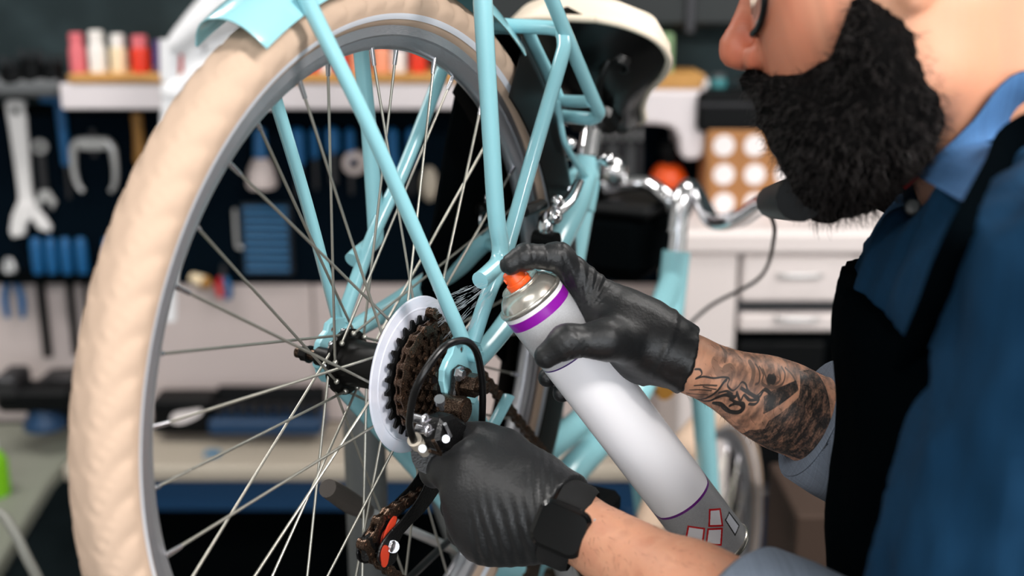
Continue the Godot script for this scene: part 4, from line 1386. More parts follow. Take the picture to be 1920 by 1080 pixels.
	put("hub", turned([[0.0001, -0.055], [0.01, -0.055], [0.024, -0.035], [0.024, -0.03], [0.013, -0.026], [0.013, 0.026], [0.024, 0.03], [0.024, 0.035], [0.01, 0.055], [0.0001, 0.055]], 20).mesh(), M.steel, fw)
	# stem and handlebar
	var hb := put("handlebar", joined([
		rod(Vector3(0.694, -0.045, 0), Vector3(0.706, 0.02, 0), 0.0125, 18),
		tube(smooth_path([Vector3(0.692, -0.02, 0), Vector3(0.706, 0.022, 0), Vector3(0.725, 0.035, 0.0), Vector3(0.75, 0.03, 0.0)]), 0.0135, 16),
		tube(smooth_path([bk(1128, 352, -0.13), bk(1160, 347, -0.11), bk(1212, 344, -0.075), bk(1248, 368, -0.04), bk(1275, 408, -0.02), Vector3(0.752, 0.028, 0.0), bk(1335, 412, 0.06), bk(1385, 410, 0.12), bk(1430, 382, 0.2), bk(1475, 372, 0.28)]), 0.0112, 16),
	]).mesh(), M.chrome, bike)
	hb.set_meta("label", "curved chrome handlebar and stem")
	put("grip", tube(PackedVector3Array([bk(1450, 378, 0.235), bk(1500, 372, 0.34)]), 0.016, 14).mesh(), M.black_plastic, hb)
	put("grip", tube(PackedVector3Array([bk(1134, 352, -0.128), bk(1085, 356, -0.17)]), 0.016, 14).mesh(), M.black_plastic, hb)
	put("bell", sphere(0.021, 10, 16, Vector3(1, 1, 0.8)).mesh(), M.chrome, hb, T(bk(1152, 322, -0.11)))
	put("clamp", rod(bk(1150, 372, -0.11), bk(1150, 380, -0.11) + Vector3(0, -0.015, 0), 0.012, 12).mesh(), M.dark_steel, hb)
	var bag := put("front_bag", rounded_box(Vector3(0.16, 0.11, 0.105), 0.025).mesh(), M.black_matt, bike, T(bk(1188, 442, -0.1)))
	put("lid", rounded_box(Vector3(0.165, 0.02, 0.11), 0.008).mesh(), M.black_plastic, bag, T(Vector3(0, 0.05, 0)))
	put("brake_cable", tube(bpath([[1440, 395, 0.2], [1452, 440, 0.18], [1425, 520, 0.12], [1330, 575, 0.05], [1260, 640, 0.02]]), 0.0025, 8).mesh(), M.hose_black, hb)
	# ---- rear brake
	brake()
	# ---- skirt guard, chain guard, cranks
	put("skirt_guard", plate(bk2([[866, 120], [838, 260], [815, 400], [790, 540], [800, 640], [1000, 640], [1010, 420], [990, 200], [930, 80]], -0.052), 0.004, 0.001).mesh(), M.black_matt, bike, T(Vector3(0, 0, -0.052)))
	var cr := put("crankset", joined([rod(Vector3(0.24, -0.30, -0.06), Vector3(0.24, -0.30, 0.06), 0.009, 14), [sprocket(0.082, 40, 0.003, 0.05), T(Vector3(0.24, -0.30, 0.047))], [rounded_box(Vector3(0.15, 0.014, 0.003), 0.001), T(Vector3(0.24, -0.30, 0.047))], [rounded_box(Vector3(0.014, 0.15, 0.003), 0.001), T(Vector3(0.24, -0.30, 0.047))]]).mesh(), M.grime_steel, bike)
	for s in [-1.0, 1.0]:
		put("crank_arm", tube(smooth_path([Vector3(0.24, -0.30, s * 0.062), Vector3(0.24 - s * 0.045, -0.30 + s * 0.065, s * 0.068), Vector3(0.24 - s * 0.09, -0.30 + s * 0.13, s * 0.07)]), [0.012, 0.009, 0.011], 12).mesh(), M.steel, cr)
		put("pedal", rounded_box(Vector3(0.09, 0.022, 0.06), 0.006).mesh(), M.black_plastic, cr, T(Vector3(0.24 - s * 0.09, -0.30 + s * 0.13, s * 0.11)))
	put("chain_guard", plate(bk2([[905, 600], [960, 560], [1040, 600], [1060, 700], [1050, 830], [1010, 860], [985, 800], [960, 700], [915, 650]], -0.03), 0.003, 0.001).mesh(), M.black_matt, bike, T(Vector3(0, 0, -0.03)))
	put("chain_guard_bracket", tube(bpath([[954, 742, 0.06], [946, 758, 0.06], [920, 806, 0.06]]), 0.0062, 12, true, 0.45).mesh(), blue, bike)
	# ---- kickstand
	var ks := put("kickstand", tube(PackedVector3Array([bk(690, 960, -0.045), bk(900, 1052, -0.03)]), 0.0048, 14).mesh(), M.steel, bike)
	put("foot", tube(bpath([[614, 915, -0.05], [632, 926, -0.05], [660, 944, -0.048], [690, 960, -0.045]], 0.006), [0.0085, 0.0098, 0.0098, 0.007], 14).mesh(), M.rubber_grey, ks)
	# fender's lower rear stay, a dark rod beyond the derailleur
	put("lower_stay", tube(PackedVector3Array([bk(872, 985, -0.02), bk(740, 1110, 0.0)]), 0.0035, 10).mesh(), M.hose_black, bike)


func circle_px(px: float, py: float, r: float, rad: float) -> PackedVector2Array:
	var c := bk(px, py, r)
	return circle2(rad, 12, Vector2(c.x, c.y))


func saddle() -> void:
	# own axes: x from tail to nose, y up off the seat, z across
	var ang := deg_to_rad(-36)
	var t := Transform3D(Basis(Vector3(0, 0, 1), ang), SADDLE_AT)
	var L := 0.245
	var st := [0.0, 0.011, 0.035, 0.07, 0.105, 0.14, 0.175, 0.206, 0.215]
	var hw := [0.035, 0.066, 0.091, 0.095, 0.078, 0.05, 0.032, 0.024, 0.013]
	var hg := [0.028, 0.038, 0.044, 0.04, 0.031, 0.024, 0.02, 0.017, 0.013]
	var b := MB.new()
	var m := 22
	var base := MB.new()
	for k in st.size():
		for j in m + 1:
			var a := PI * j / m
			# dome with straight skirts
			var z: float = -cos(a)
			var zz := signf(z) * pow(absf(z), 0.8)
			b.add(Vector3(st[k], hg[k] * pow(sin(a), 0.55) - 0.002, zz * hw[k]))
	for k in st.size() - 1:
		for j in m:
			var a := k * (m + 1) + j
			b.quad(a, a + 1, a + m + 2, a + m + 1)
	# tail and nose closed
	for e in [0, st.size() - 1]:
		var c := b.add(Vector3(st[e] + (-0.004 if e == 0 else 0.006), hg[e] * 0.45, 0))
		for j in m:
			var a: int = e * (m + 1) + j
			if e == 0:
				b.tri(a, c, a + 1)
			else:
				b.tri(a, a + 1, c)
	for k in range(0, b.idx.size(), 3):
		var s := b.idx[k + 1]
		b.idx[k + 1] = b.idx[k + 2]
		b.idx[k + 2] = s
	var sd := put("saddle", b.mesh(), M.saddle_white, bike, t)
	sd.set_meta("label", "wide cream saddle with a black underside")
	# rolled lower edge
	var edge := []
	for k in st.size():
		edge.append(Vector3(st[k], 0.0, hw[k]))
	for k in range(st.size() - 1, -1, -1):
		edge.append(Vector3(st[k], 0.0, -hw[k]))
	edge.append(edge[0])
	put("edge_roll", tube(smooth_path(edge, 0.01), 0.0042, 8).mesh(), M.saddle_white, sd)
	# black underside, slightly hollow
	for k in st.size():
		for j in 9:
			var z := -1.0 + j / 4.0
			base.add(Vector3(st[k], 0.001 - [0.004, 0.014, 0.03, 0.04, 0.043, 0.04, 0.033, 0.024, 0.01][k] * (1.0 - z * z), z * hw[k] * 0.985))
	for k in st.size() - 1:
		for j in 8:
			var a := k * 9 + j
			base.quad(a, a + 9, a + 10, a + 1)
	put("underside", base.mesh(), M.saddle_black, sd)
	for s in [-1.0, 1.0]:
		put("rail", tube(smooth_path([Vector3(0.035, -0.004, s * 0.05), Vector3(0.06, -0.046, s * 0.03), Vector3(0.13, -0.052, s * 0.022), Vector3(0.18, -0.008, s * 0.012), Vector3(0.2, 0.004, s * 0.006)]), 0.0035, 10).mesh(), M.saddle_black, sd)
		var sp := []
		for k in 60:
			sp.append(Vector3(0.05 + cos(k * 0.9) * 0.012, -0.002 - k * 0.0004, s * 0.05 + sin(k * 0.9) * 0.012))
		put("spring", tube(PackedVector3Array(sp), 0.002, 6).mesh(), M.saddle_black, sd)
	put("clamp", rounded_box(Vector3(0.04, 0.022, 0.06), 0.006).mesh(), M.saddle_black, sd, T(Vector3(0.12, -0.05, 0)))
	put("nose_block", rounded_box(Vector3(0.06, 0.03, 0.03), 0.006).mesh(), M.saddle_black, sd, T(Vector3(0.18, -0.006, 0)))
	# chrome post and its binder
	put("seat_post", tube(PackedVector3Array([Vector3(0.402, 0.112, 0), t * Vector3(0.12, -0.02, 0)]), 0.0118, 20).mesh(), M.chrome, bike)
	put("binder_bolt", joined([rod(Vector3(0.40, 0.122, -0.024), Vector3(0.40, 0.122, 0.024), 0.004, 10), [sphere(0.008, 8, 12), T(Vector3(0.40, 0.122, 0.026))], [sphere(0.008, 8, 12), T(Vector3(0.398, 0.137, -0.02))]]).mesh(), M.chrome, bike)


const SADDLE_AT := Vector3(0.368, 0.272, -0.012)


func brake() -> void:
	# two chrome arms on the seat stays with their bolts
	for q in [[1024, 412, 1086, 340, 0.052, 1.0], [893, 402, 930, 330, -0.056, -1.0]]:
		var a := bk(q[0], q[1], q[4])
		var c := bk(q[2], q[3], q[4])
		var br := put("brake_arm", tube(smooth_path([a + Vector3(0, -0.012, 0), a, a.lerp(c, 0.5) + Vector3(0, 0, q[5] * 0.006), c]), [0.008, 0.0085, 0.0065, 0.005], 12, true, 0.6).mesh(), M.chrome, bike)
		put("bolt", sphere(0.0075, 8, 12).mesh(), M.chrome, br, T(a + Vector3(-0.002, 0.004, q[5] * 0.006 + 0.004)))
		put("bolt", sphere(0.0065, 8, 12).mesh(), M.chrome, br, T(a + Vector3(0.012, 0.016, 0.006)))
		put("pivot", rod(a + Vector3(0, -0.02, -0.012), a + Vector3(0, -0.02, 0.012), 0.009, 14).mesh(), M.black_plastic, br)
		put("brake_pad", rounded_box(Vector3(0.045, 0.01, 0.012), 0.003).mesh(), M.hose_black, br, T(a + Vector3(0.0, 0.01, -q[5] * 0.014)))
	put("brake_noodle", tube(bpath([[1070, 355, 0.045], [1085, 352, 0.02], [1092, 338, -0.01]]), 0.003, 8).mesh(), M.chrome, bike)


# one chain link between two pins (outer or inner plates)
func link_mesh(outer: bool) -> ArrayMesh:
	var o := PackedVector2Array()
	var p := 0.0127
	for k in 9:
		var a := PI / 2 + PI * k / 8
		o.append(Vector2(-p / 2 + cos(a) * 0.0043, sin(a) * 0.0043))
	o.append(Vector2(0, -0.003))
	for k in 9:
		var a := -PI / 2 + PI * k / 8
		o.append(Vector2(p / 2 + cos(a) * 0.0043, sin(a) * 0.0043))
	o.append(Vector2(0, 0.003))
	var z := 0.0031 if outer else 0.0019
	var list := [[plate(o, 0.0011, 0.0), T(Vector3(0, 0, z))], [plate(o, 0.0011, 0.0), T(Vector3(0, 0, -z))]]
	for s in [-0.5, 0.5]:
		list.append(rod(Vector3(s * p, 0, -z - 0.0012), Vector3(s * p, 0, z + 0.0012), 0.0019, 8) if outer else rod(Vector3(s * p, 0, -0.0017), Vector3(s * p, 0, 0.0017), 0.0039, 10))
	return joined(list).mesh()


func arc_pts(c: Vector3, R: float, a0: float, a1: float, n := 14) -> Array:
	var out := []
	for k in n + 1:
		var a := lerpf(a0, a1, float(k) / n)
		out.append(c + Vector3(cos(a) * R, sin(a) * R, 0))
	return out


func chain_and_derailleur() -> void:
	var up := bk(812, 872, 0.05)         # upper jockey
	var lo := bk(722, 1008, 0.05)        # lower jockey
	up.z = 0.05
	lo.z = 0.05
	# path: from the chainring over the sprocket, round its rear, past both jockeys and back
	var pts := []
	pts.append(Vector3(0.305, -0.24, 0.047))
	pts += arc_pts(Vector3(0, 0, 0.047), 0.0425, deg_to_rad(52), deg_to_rad(262), 22)
	var dir := (lo - up).normalized()
	var nrm := Vector3(dir.y, -dir.x, 0)   # towards the rear side or the front side
	if nrm.x > 0:
		nrm = -nrm
	pts.append(up - nrm * 0.018 + Vector3(0, 0.012, 0))
	pts.append(up - nrm * 0.02 + dir * 0.004)
	pts.append(up + dir * 0.03 - nrm * 0.004)
	pts.append(lo - dir * 0.03 + nrm * 0.006)
	pts.append(lo + nrm * 0.0195 - dir * 0.004)
	pts.append(lo + nrm * 0.015 + dir * 0.013)
	pts.append(lo + dir * 0.02)
	pts.append(Vector3(0.06, -0.262, 0.049))
	pts.append(Vector3(0.19, -0.366, 0.047))
	var ch := Node3D.new()
	ch.name = "chain"
	ch.set_meta("label", "oily brown bicycle chain")
	bike.add_child(ch)
	var path := smooth_path(pts, 0.002)
	# pins every half inch
	var pins := PackedVector3Array([path[0]])
	var left := 0.0127
	for k in range(1, path.size()):
		var a := path[k - 1]
		var seg := (path[k] - a).length()
		while seg >= left:
			a = a.move_toward(path[k], left)
			seg = (path[k] - a).length()
			pins.append(a)
			left = 0.0127
		left -= seg
	var lm := [link_mesh(true), link_mesh(false)]
	for k in pins.size() - 1:
		var d := (pins[k + 1] - pins[k]).normalized()
		var y := Vector3(0, 0, 1).cross(d).normalized()
		put("chain_link", lm[k % 2], M.chain_brown, ch, Transform3D(Basis(d, y, d.cross(y)), (pins[k] + pins[k + 1]) / 2.0))
	# ---- derailleur
	var de := put("derailleur", plate(bk2([[852, 692], [862, 684], [876, 690], [882, 710], [878, 728], [868, 740], [862, 760], [868, 775], [858, 784], [842, 778], [842, 756], [848, 730], [850, 708]], 0.077), 0.006, 0.0015).mesh(), M.mech_black, bike, T(Vector3(0, 0, 0.077)))
	de.set_meta("label", "dirty black rear derailleur with silver screws and red jockey wheel")
	var z0 := T(Vector3(0, 0, -0.077))
	put("mount_bolt", joined([[plate(circle2(0.0062, 6), 0.005, 0.001), T(bk(862, 701, 0.082))], [rod(Vector3.ZERO, Vector3(0, 0, 0.004), 0.0035, 10), T(bk(862, 701, 0.084))]]).mesh(), M.bolt_silver, de, z0)
	var pv := bk(856, 767, 0.085)
	put("pivot_knuckle", joined([rod(pv + Vector3(0, 0, -0.012), pv + Vector3(0, 0, 0.008), 0.0105, 22), rod(pv + Vector3(0, 0, 0.008), pv + Vector3(0, 0, 0.0095), 0.0082, 20), [rounded_box(Vector3(0.016, 0.013, 0.012), 0.003), T(pv + Vector3(-0.008, -0.006, -0.004))]]).mesh(), M.grime_steel, de, z0)
	# parallelogram links
	put("parallelogram", plate(bk2([[812, 782], [836, 774], [858, 788], [872, 812], [868, 838], [842, 846], [816, 842], [800, 826], [806, 800]], 0.088), 0.018, 0.003).mesh(), M.mech_black, de, T(Vector3(0, 0, 0.011)))
	put("parallelogram", plate(bk2([[796, 790], [812, 786], [836, 836], [830, 850], [808, 846], [790, 822]], 0.07), 0.012, 0.002).mesh(), M.mech_black, de, T(Vector3(0, 0, -0.007)))
	put("lower_knuckle", rod(bk(808, 852, 0.055), bk(808, 852, 0.078), 0.0155, 20).mesh(), M.mech_black, de, z0)
	put("spring_rod", rod(bk(834, 795, 0.099), bk(845, 818, 0.099), 0.0016, 8).mesh(), M.bolt_silver, de, z0)
	put("spring_rod", rod(bk(812, 826, 0.099), bk(826, 850, 0.095), 0.0016, 8).mesh(), M.grime_steel, de, z0)
	put("spring_rod", rod(bk(806, 846, 0.096), bk(826, 852, 0.094), 0.0014, 8).mesh(), M.grime_steel, de, z0)
	for q in [[797, 788, 0.0], [803, 807, 0.0]]:
		var c := bk(q[0], q[1], 0.092)
		put("limit_screw", joined([rod(c + Vector3(0, 0, -0.01), c, 0.0035, 12), [sphere(0.0052, 6, 12, Vector3(1, 1, 0.5)), T(c)], [rounded_box(Vector3(0.008, 0.0012, 0.001), 0.0003), T(c + Vector3(0, 0, 0.0026))]]).mesh(), M.bolt_silver, de, z0)
	put("anchor_pin", joined([rod(bk(825, 751, 0.09), bk(829, 766, 0.086), 0.0022, 10), rod(bk(824, 748, 0.091), bk(825.5, 755, 0.0895), 0.0042, 12)]).mesh(), M.bolt_silver, de, z0)
	for q in [[836, 823, 0.0032], [875, 833, 0.0032], [792, 841, 0.003]]:
		put("rivet", joined([rod(bk(q[0], q[1], 0.095), bk(q[0], q[1], 0.0995), q[2], 12)]).mesh(), M.bolt_silver if q[0] != 792 else M.chrome, de, z0)
	put("side_pin", rod(bk(885, 808, 0.1), bk(894, 824, 0.104), 0.0028, 10).mesh(), M.bolt_silver, de, z0)
	# barrel adjuster ring and cable
	put("barrel_adjuster", joined([rod(bk(777, 824, 0.081), bk(785, 834, 0.08), 0.0058, 20), rod(bk(784, 833, 0.08), bk(797, 848, 0.078), 0.0042, 14)]).mesh(), mat("bone", Color(0.78, 0.74, 0.68), 0.35, 0.2), de, z0)
	var cable := tube(bpath([[776, 826, 0.081], [768, 795, 0.084], [776, 740, 0.09], [795, 700, 0.097], [826, 657, 0.102], [852, 641, 0.104], [877, 641, 0.104], [894, 662, 0.103], [903, 706, 0.102], [905, 752, 0.1], [903, 800, 0.097]], 0.005), 0.0029, 14)
	put("cable_housing", cable.mesh(), M.hose_black, bike)
	# cage plates, jockey wheels
	var outer := bk2([[826, 845], [842, 852], [842, 880], [820, 925], [790, 965], [762, 992], [746, 1018], [742, 1050], [726, 1062], [708, 1052], [712, 1025], [728, 1000], [752, 974], [776, 945], [796, 910], [808, 872]], 0.0585)
	put("cage_plate", plate(smooth2(Array(outer), 3), 0.002, 0.0006).mesh(), M.mech_black, de, T(Vector3(0, 0, 0.0585 - 0.077)))
	var inner := bk2([[800, 850], [822, 856], [820, 884], [792, 925], [752, 962], [716, 1000], [704, 1030], [690, 1056], [670, 1048], [672, 1016], [690, 990], [724, 955], [764, 915], [790, 880]], 0.042)
	put("cage_plate", plate(smooth2(Array(inner), 3), 0.002, 0.0006).mesh(), M.mech_black, de, T(Vector3(0, 0, 0.042 - 0.077)))
	for q in [up, lo]:
		var jw := put("jockey_wheel", joined([[sprocket(0.0178, 11, 0.0026, 0.004), T(q)], rod(q + Vector3(0, 0, -0.006), q + Vector3(0, 0, 0.006), 0.0045, 12)]).mesh(), M.mech_black, de, z0)
		if q == lo:
			put("red_face", plate(circle2(0.0092, 24), 0.0012, 0.0004, [circle2(0.0046, 16)]).mesh(), M.jockey_red, jw, T(lo + Vector3(0, 0, 0.0022)))
	put("cage_bolt", joined([rod(bk(737, 1025, 0.0595), bk(737, 1025, 0.0625), 0.005, 16), [sphere(0.0048, 6, 12, Vector3(1, 1, 0.3)), T(bk(737, 1025, 0.0625))]]).mesh(), M.bolt_silver, de, z0)
	put("red_window", plate(smooth2([Vector2(0.0, 0.004), Vector2(0.008, 0.008), Vector2(0.011, 0.005), Vector2(0.003, -0.005), Vector2(-0.006, -0.009), Vector2(-0.006, -0.003)]), 0.0016).mesh(), M.jockey_red, de, T(bk(728, 994, 0.0555) - Vector3(0, 0, 0.077)))
	put("red_window", plate(smooth2([Vector2(0.0, 0.008), Vector2(0.006, 0.002), Vector2(0.003, -0.009), Vector2(-0.003, -0.009), Vector2(-0.005, 0.002)]), 0.0012).mesh(), M.jockey_red, de, T(bk(721, 1040, 0.0598) - Vector3(0, 0, 0.077)))
	put("cage_tab", rounded_box(Vector3(0.013, 0.02, 0.007), 0.002).mesh(), M.mech_black, de, T(bk(690, 1026, 0.05) - Vector3(0, 0, 0.077)))


# ---------------------------------------------------------------- bodies from joints
class Flesh:
	# tapered capsules joined with a smooth minimum, meshed as surface nets
	var a := PackedVector3Array()
	var b := PackedVector3Array()
	var ra := PackedFloat32Array()
	var rb := PackedFloat32Array()
	var k := PackedFloat32Array()
	var n := PackedVector3Array()
	var fl := PackedFloat32Array()
	var sub := PackedByteArray()
	var planes := []      # [point, outward normal]: cut flat
	var use := PackedInt32Array()

	func bone(p: Vector3, q: Vector3, r: float, r2 := -1.0, blend := 0.01, flat_n := Vector3.ZERO, flatten := 1.0, carve := false) -> void:
		a.append(p)
		b.append(q)
		ra.append(r)
		rb.append(r if r2 < 0 else r2)
		k.append(blend)
		n.append(flat_n.normalized() if flat_n != Vector3.ZERO else flat_n)
		fl.append(flatten)
		sub.append(1 if carve else 0)

	func chain(pts: Array, rs: Array, blend := 0.006) -> void:
		for i in pts.size() - 1:
			bone(pts[i], pts[i + 1], rs[i], rs[i + 1], blend)

	func one(i: int, p: Vector3) -> float:
		var ba := b[i] - a[i]
		var pa := p - a[i]
		var l2 := ba.length_squared()
		var t := clampf(pa.dot(ba) / l2, 0.0, 1.0) if l2 > 1e-12 else 0.0
		var q := pa - ba * t
		if fl[i] != 1.0:
			q += n[i] * (q.dot(n[i]) * (fl[i] - 1.0))
		return q.length() - lerpf(ra[i], rb[i], t)

	func at(p: Vector3, list: PackedInt32Array) -> float:
		var d := 1.0
		for i in list:
			var e := one(i, p)
			var kk := k[i]
			if sub[i] == 1:
				var h := maxf(kk - absf(d + e), 0.0) / kk
				d = maxf(d, -e) + h * h * kk * 0.25
			else:
				var h := maxf(kk - absf(d - e), 0.0) / kk
				d = minf(d, e) - h * h * kk * 0.25
		for pl in planes:
			d = maxf(d, (p - pl[0]).dot(pl[1]))
		return d

	func mesh(lo: Vector3, hi: Vector3, cell: float, warp = null) -> MB:
		var bs := 5
		var dim := Vector3i(((hi - lo) / cell).ceil()) + Vector3i.ONE
		var nb := Vector3i((dim.x + bs - 1) / bs, (dim.y + bs - 1) / bs, (dim.z + bs - 1) / bs)
		dim = nb * bs
		var sx := 1
		var sy := dim.x
		var sz := dim.x * dim.y
		var f := PackedFloat32Array()
		f.resize(sz * dim.z)
		f.fill(1.0)
		var vi := PackedInt32Array()
		vi.resize(f.size())
		vi.fill(-1)
		var all := PackedInt32Array(range(a.size()))
		var half := cell * bs * 0.5
		var reach := half * 1.733
		var act := []
		for bz in nb.z:
			for by in nb.y:
				for bx in nb.x:
					var c := lo + Vector3(bx * bs, by * bs, bz * bs) * cell + Vector3.ONE * (half - cell * 0.5)
					var d := at(c, all)
					if absf(d) > reach * 1.7:
						if d < 0:
							for z in bs:
								for y in bs:
									var o := (bx * bs) + (by * bs + y) * sy + (bz * bs + z) * sz
									for x in bs:
										f[o + x] = -1.0
						continue
					var near := PackedInt32Array()
					for i in all:
						var lim := reach * 2.2 * fl[i] + k[i] * 1.5
						if sub[i] == 1:
							if one(i, c) < lim:
								near.append(i)
						elif one(i, c) - maxf(d, -reach * 2.0) < lim:
							near.append(i)
					act.append(Vector3i(bx, by, bz))
					for z in bs:
						for y in bs:
							for x in bs:
								var g := Vector3i(bx * bs + x, by * bs + y, bz * bs + z)
								f[g.x + g.y * sy + g.z * sz] = at(lo + Vector3(g) * cell, near)
		var m := MB.new()
		var offs := [0, sx, sy, sx + sy, sz, sx + sz, sy + sz, sx + sy + sz]
		var corner := []
		for i in 8:
			corner.append(Vector3(i & 1, (i >> 1) & 1, (i >> 2) & 1))
		var edges := [[0, 1], [2, 3], [4, 5], [6, 7], [0, 2], [1, 3], [4, 6], [5, 7], [0, 4], [1, 5], [2, 6], [3, 7]]
		# cells whose lowest corner lies in an active block or just before one
		var cells := {}
		for blk in act:
			for z in range(-1, bs):
				for y in range(-1, bs):
					for x in range(-1, bs):
						if x >= 0 and y >= 0 and z >= 0 or true:
							var g := Vector3i(blk.x * bs + x, blk.y * bs + y, blk.z * bs + z)
							if g.x < 0 or g.y < 0 or g.z < 0 or g.x >= dim.x - 1 or g.y >= dim.y - 1 or g.z >= dim.z - 1:
								continue
							var o := g.x + g.y * sy + g.z * sz
							if vi[o] != -1:
								continue
							var mask := 0
							for i in 8:
								if f[o + offs[i]] < 0.0:
									mask |= 1 << i
							if mask == 0 or mask == 255:
								continue
							var s := Vector3.ZERO
							var cnt := 0
							for e in edges:
								var i0: int = e[0]
								var i1: int = e[1]
								if ((mask >> i0) & 1) != ((mask >> i1) & 1):
									var f0 := f[o + offs[i0]]
									var f1 := f[o + offs[i1]]
									s += corner[i0].lerp(corner[i1], clampf(f0 / (f0 - f1), 0.02, 0.98))
									cnt += 1
							vi[o] = m.add(lo + (Vector3(g) + s / cnt) * cell)
							cells[o] = g
		for o in cells:
			var g: Vector3i = cells[o]
			var inside := f[o] < 0.0
			# x edge
			for ax in 3:
				var st: int = [sx, sy, sz][ax]
				if (f[o + st] < 0.0) == inside:
					continue
				var u: int = [sy, sz, sx][ax]
				var w: int = [sz, sx, sy][ax]
				if [g.y, g.z, g.x][ax] == 0 or [g.z, g.x, g.y][ax] == 0:
					continue
				var q0 := vi[o]
				var q1 := vi[o - u]
				var q2 := vi[o - u - w]
				var q3 := vi[o - w]
				if q1 < 0 or q2 < 0 or q3 < 0:
					continue
				if inside:
					m.quad(q0, q1, q2, q3)
				else:
					m.quad(q0, q3, q2, q1)
		if warp != null:
			var nn := m.normals()
			for i in m.v.size():
				m.v[i] += nn[i] * warp.call(m.v[i], nn[i])
		return m


# ---------------------------------------------------------------- spray can
func can_print(H: float, L: float) -> ImageTexture:
	# the print of the can: u round it (0.5 in front), v from the top rim down
	var w := 768
	var h := 1024
	var im := Image.create(w, h, false, Image.FORMAT_RGB8)
	var r := RandomNumberGenerator.new()
	r.seed = 4
	var quads := [
		[PackedVector2Array([Vector2(1326, 950), Vector2(1351, 951), Vector2(1354, 984), Vector2(1324, 983)]), Color(0.78, 0.08, 0.1)],
		[PackedVector2Array([Vector2(1285, 981), Vector2(1318, 985), Vector2(1315, 1017), Vector2(1282, 1010)]), Color(0.78, 0.08, 0.1)],
		[PackedVector2Array([Vector2(1322, 986), Vector2(1353, 986), Vector2(1350, 1020), Vector2(1319, 1018)]), Color(0.78, 0.08, 0.1)],
		[PackedVector2Array([Vector2(1358, 973), Vector2(1370, 960), Vector2(1391, 988), Vector2(1378, 1004)]), Color(0.1, 0.1, 0.11)],
	]
	var inner := []
	for q in quads:
		inner.append(Geometry2D.offset_polygon(q[0], -3.2 if q[1].r > 0.5 else -2.4)[0])
	var dir := Vector2(359, 473).normalized()
	var acr := Vector2(dir.y, -dir.x)
	for y in h:
		var s := L * y / h        # metres below the top rim
		for x in w:
			var a := (float(x) / w - 0.5) * TAU
			var g := r.randf_range(-0.05, 0.05)
			var c := Color(0.63 + g, 0.63 + g, 0.64 + g)
			if s < 0.0065:
				c = Color(0.93, 0.92, 0.93)
			elif s < 0.0145:
				c = Color(0.55, 0.08, 0.62)
			elif s < 0.055:
				c = Color(0.74 + g, 0.74 + g, 0.75 + g)
			elif s < 0.0562:
				c = Color(0.24, 0.12, 0.4)
			else:
				# white label with rounded lower corners
				var edge := 0.216
				var side := absf(a) - 1.05
				if side > 0:
					edge -= 0.05 * (1.0 - sqrt(maxf(0.0, 1.0 - pow(minf(side / 0.75, 1.0), 2.0))))
				if s < edge and absf(a) < 1.9:
					c = Color(0.985, 0.98, 0.99)
				elif s < edge + 0.0022 and absf(a) < 1.93:
					c = Color(0.42, 0.13, 0.5)
				elif s > edge:
					if absf(a) < 1.5:
						var p := Vector2(992, 555) + dir * (s / L * 596.0 + 15.0 * cos(a) + 14.0) + acr * 63.0 * sin(a)
						for k in 4:
							if Geometry2D.is_point_in_polygon(p, quads[k][0]):
								c = quads[k][1]
								if Geometry2D.is_point_in_polygon(p, inner[k]):
									c = Color(0.93, 0.92, 0.94) if k < 3 else Color(0.83, 0.84, 0.88)
			im.set_pixel(x, y, c)
	return ImageTexture.create_from_image(im)


func spray_can() -> void:
	var top := dp(993, 556, 0.93)
	var bot := dp(1352, 1029, 1.0)
	var L := (top - bot).length()
	var R := 0.0272
	var fr := frame_y(bot, top - bot, CAM - (top + bot) / 2.0)
	var o := Node3D.new()
	o.name = "spray_can"
	o.transform = fr
	add_child(o)
	tag(o, "silver and white aerosol can with a purple band and orange nozzle in the gloved hand", "spray can")
	var m := mat("can_print", Color(1, 1, 1), 0.3)
	m.albedo_texture = can_print(R, L)
	var b := lathe([[R, 0.004], [R, L - 0.002]], 64, PI, 3 * PI)
	for k in b.v.size():
		b.uv[k].y = clampf(1.0 - b.v[k].y / L, 0.0, 1.0)
	put("body", b.mesh(), m, o)
	put("bottom_rim", lathe_hard([[0.0001, 0.004], [0.018, 0.004], [0.0255, 0.0005, 1], [0.0275, 0.0, 1], [0.0285, 0.0015, 1], [0.0284, 0.0035, 1], [0.0274, 0.0045]], 56).mesh(), M.can_tin, o)
	put("shoulder", lathe_hard([[0.0272, L - 0.003], [0.0282, L - 0.002, 1], [0.0284, L, 1], [0.0278, L + 0.0014, 1], [0.0268, L + 0.0008], [0.0258, L + 0.0005], [0.0245, L + 0.0045, 1], [0.0215, L + 0.0085, 1], [0.0175, L + 0.0115, 1], [0.0158, L + 0.0122]], 56).mesh(), M.can_tin, o)
	put("valve_cup", lathe_hard([[0.0155, L + 0.0115], [0.0168, L + 0.0118, 1], [0.0172, L + 0.0132, 1], [0.0162, L + 0.0143, 1], [0.014, L + 0.0138], [0.012, L + 0.0122], [0.0001, L + 0.0122]], 48).mesh(), M.can_tin, o)
	var nz := put("nozzle", joined([lathe_hard([[0.0001, L + 0.012], [0.0102, L + 0.012], [0.0104, L + 0.0165, 1], [0.0098, L + 0.0172], [0.0084, L + 0.0174], [0.0076, L + 0.0255, 1], [0.0068, L + 0.0262], [0.0001, L + 0.0255]], 32), [rod(Vector3(-0.006, 0, 0.001), Vector3(-0.0088, 0, 0.001), 0.0022, 10), T(Vector3(0, L + 0.0215, 0))]]).mesh(), M.nozzle_orange, o)
	put("spray_hole", rod(Vector3(-0.0086, L + 0.0215, 0.001), Vector3(-0.009, L + 0.0215, 0.001), 0.0008, 8).mesh(), M.black_plastic, nz)


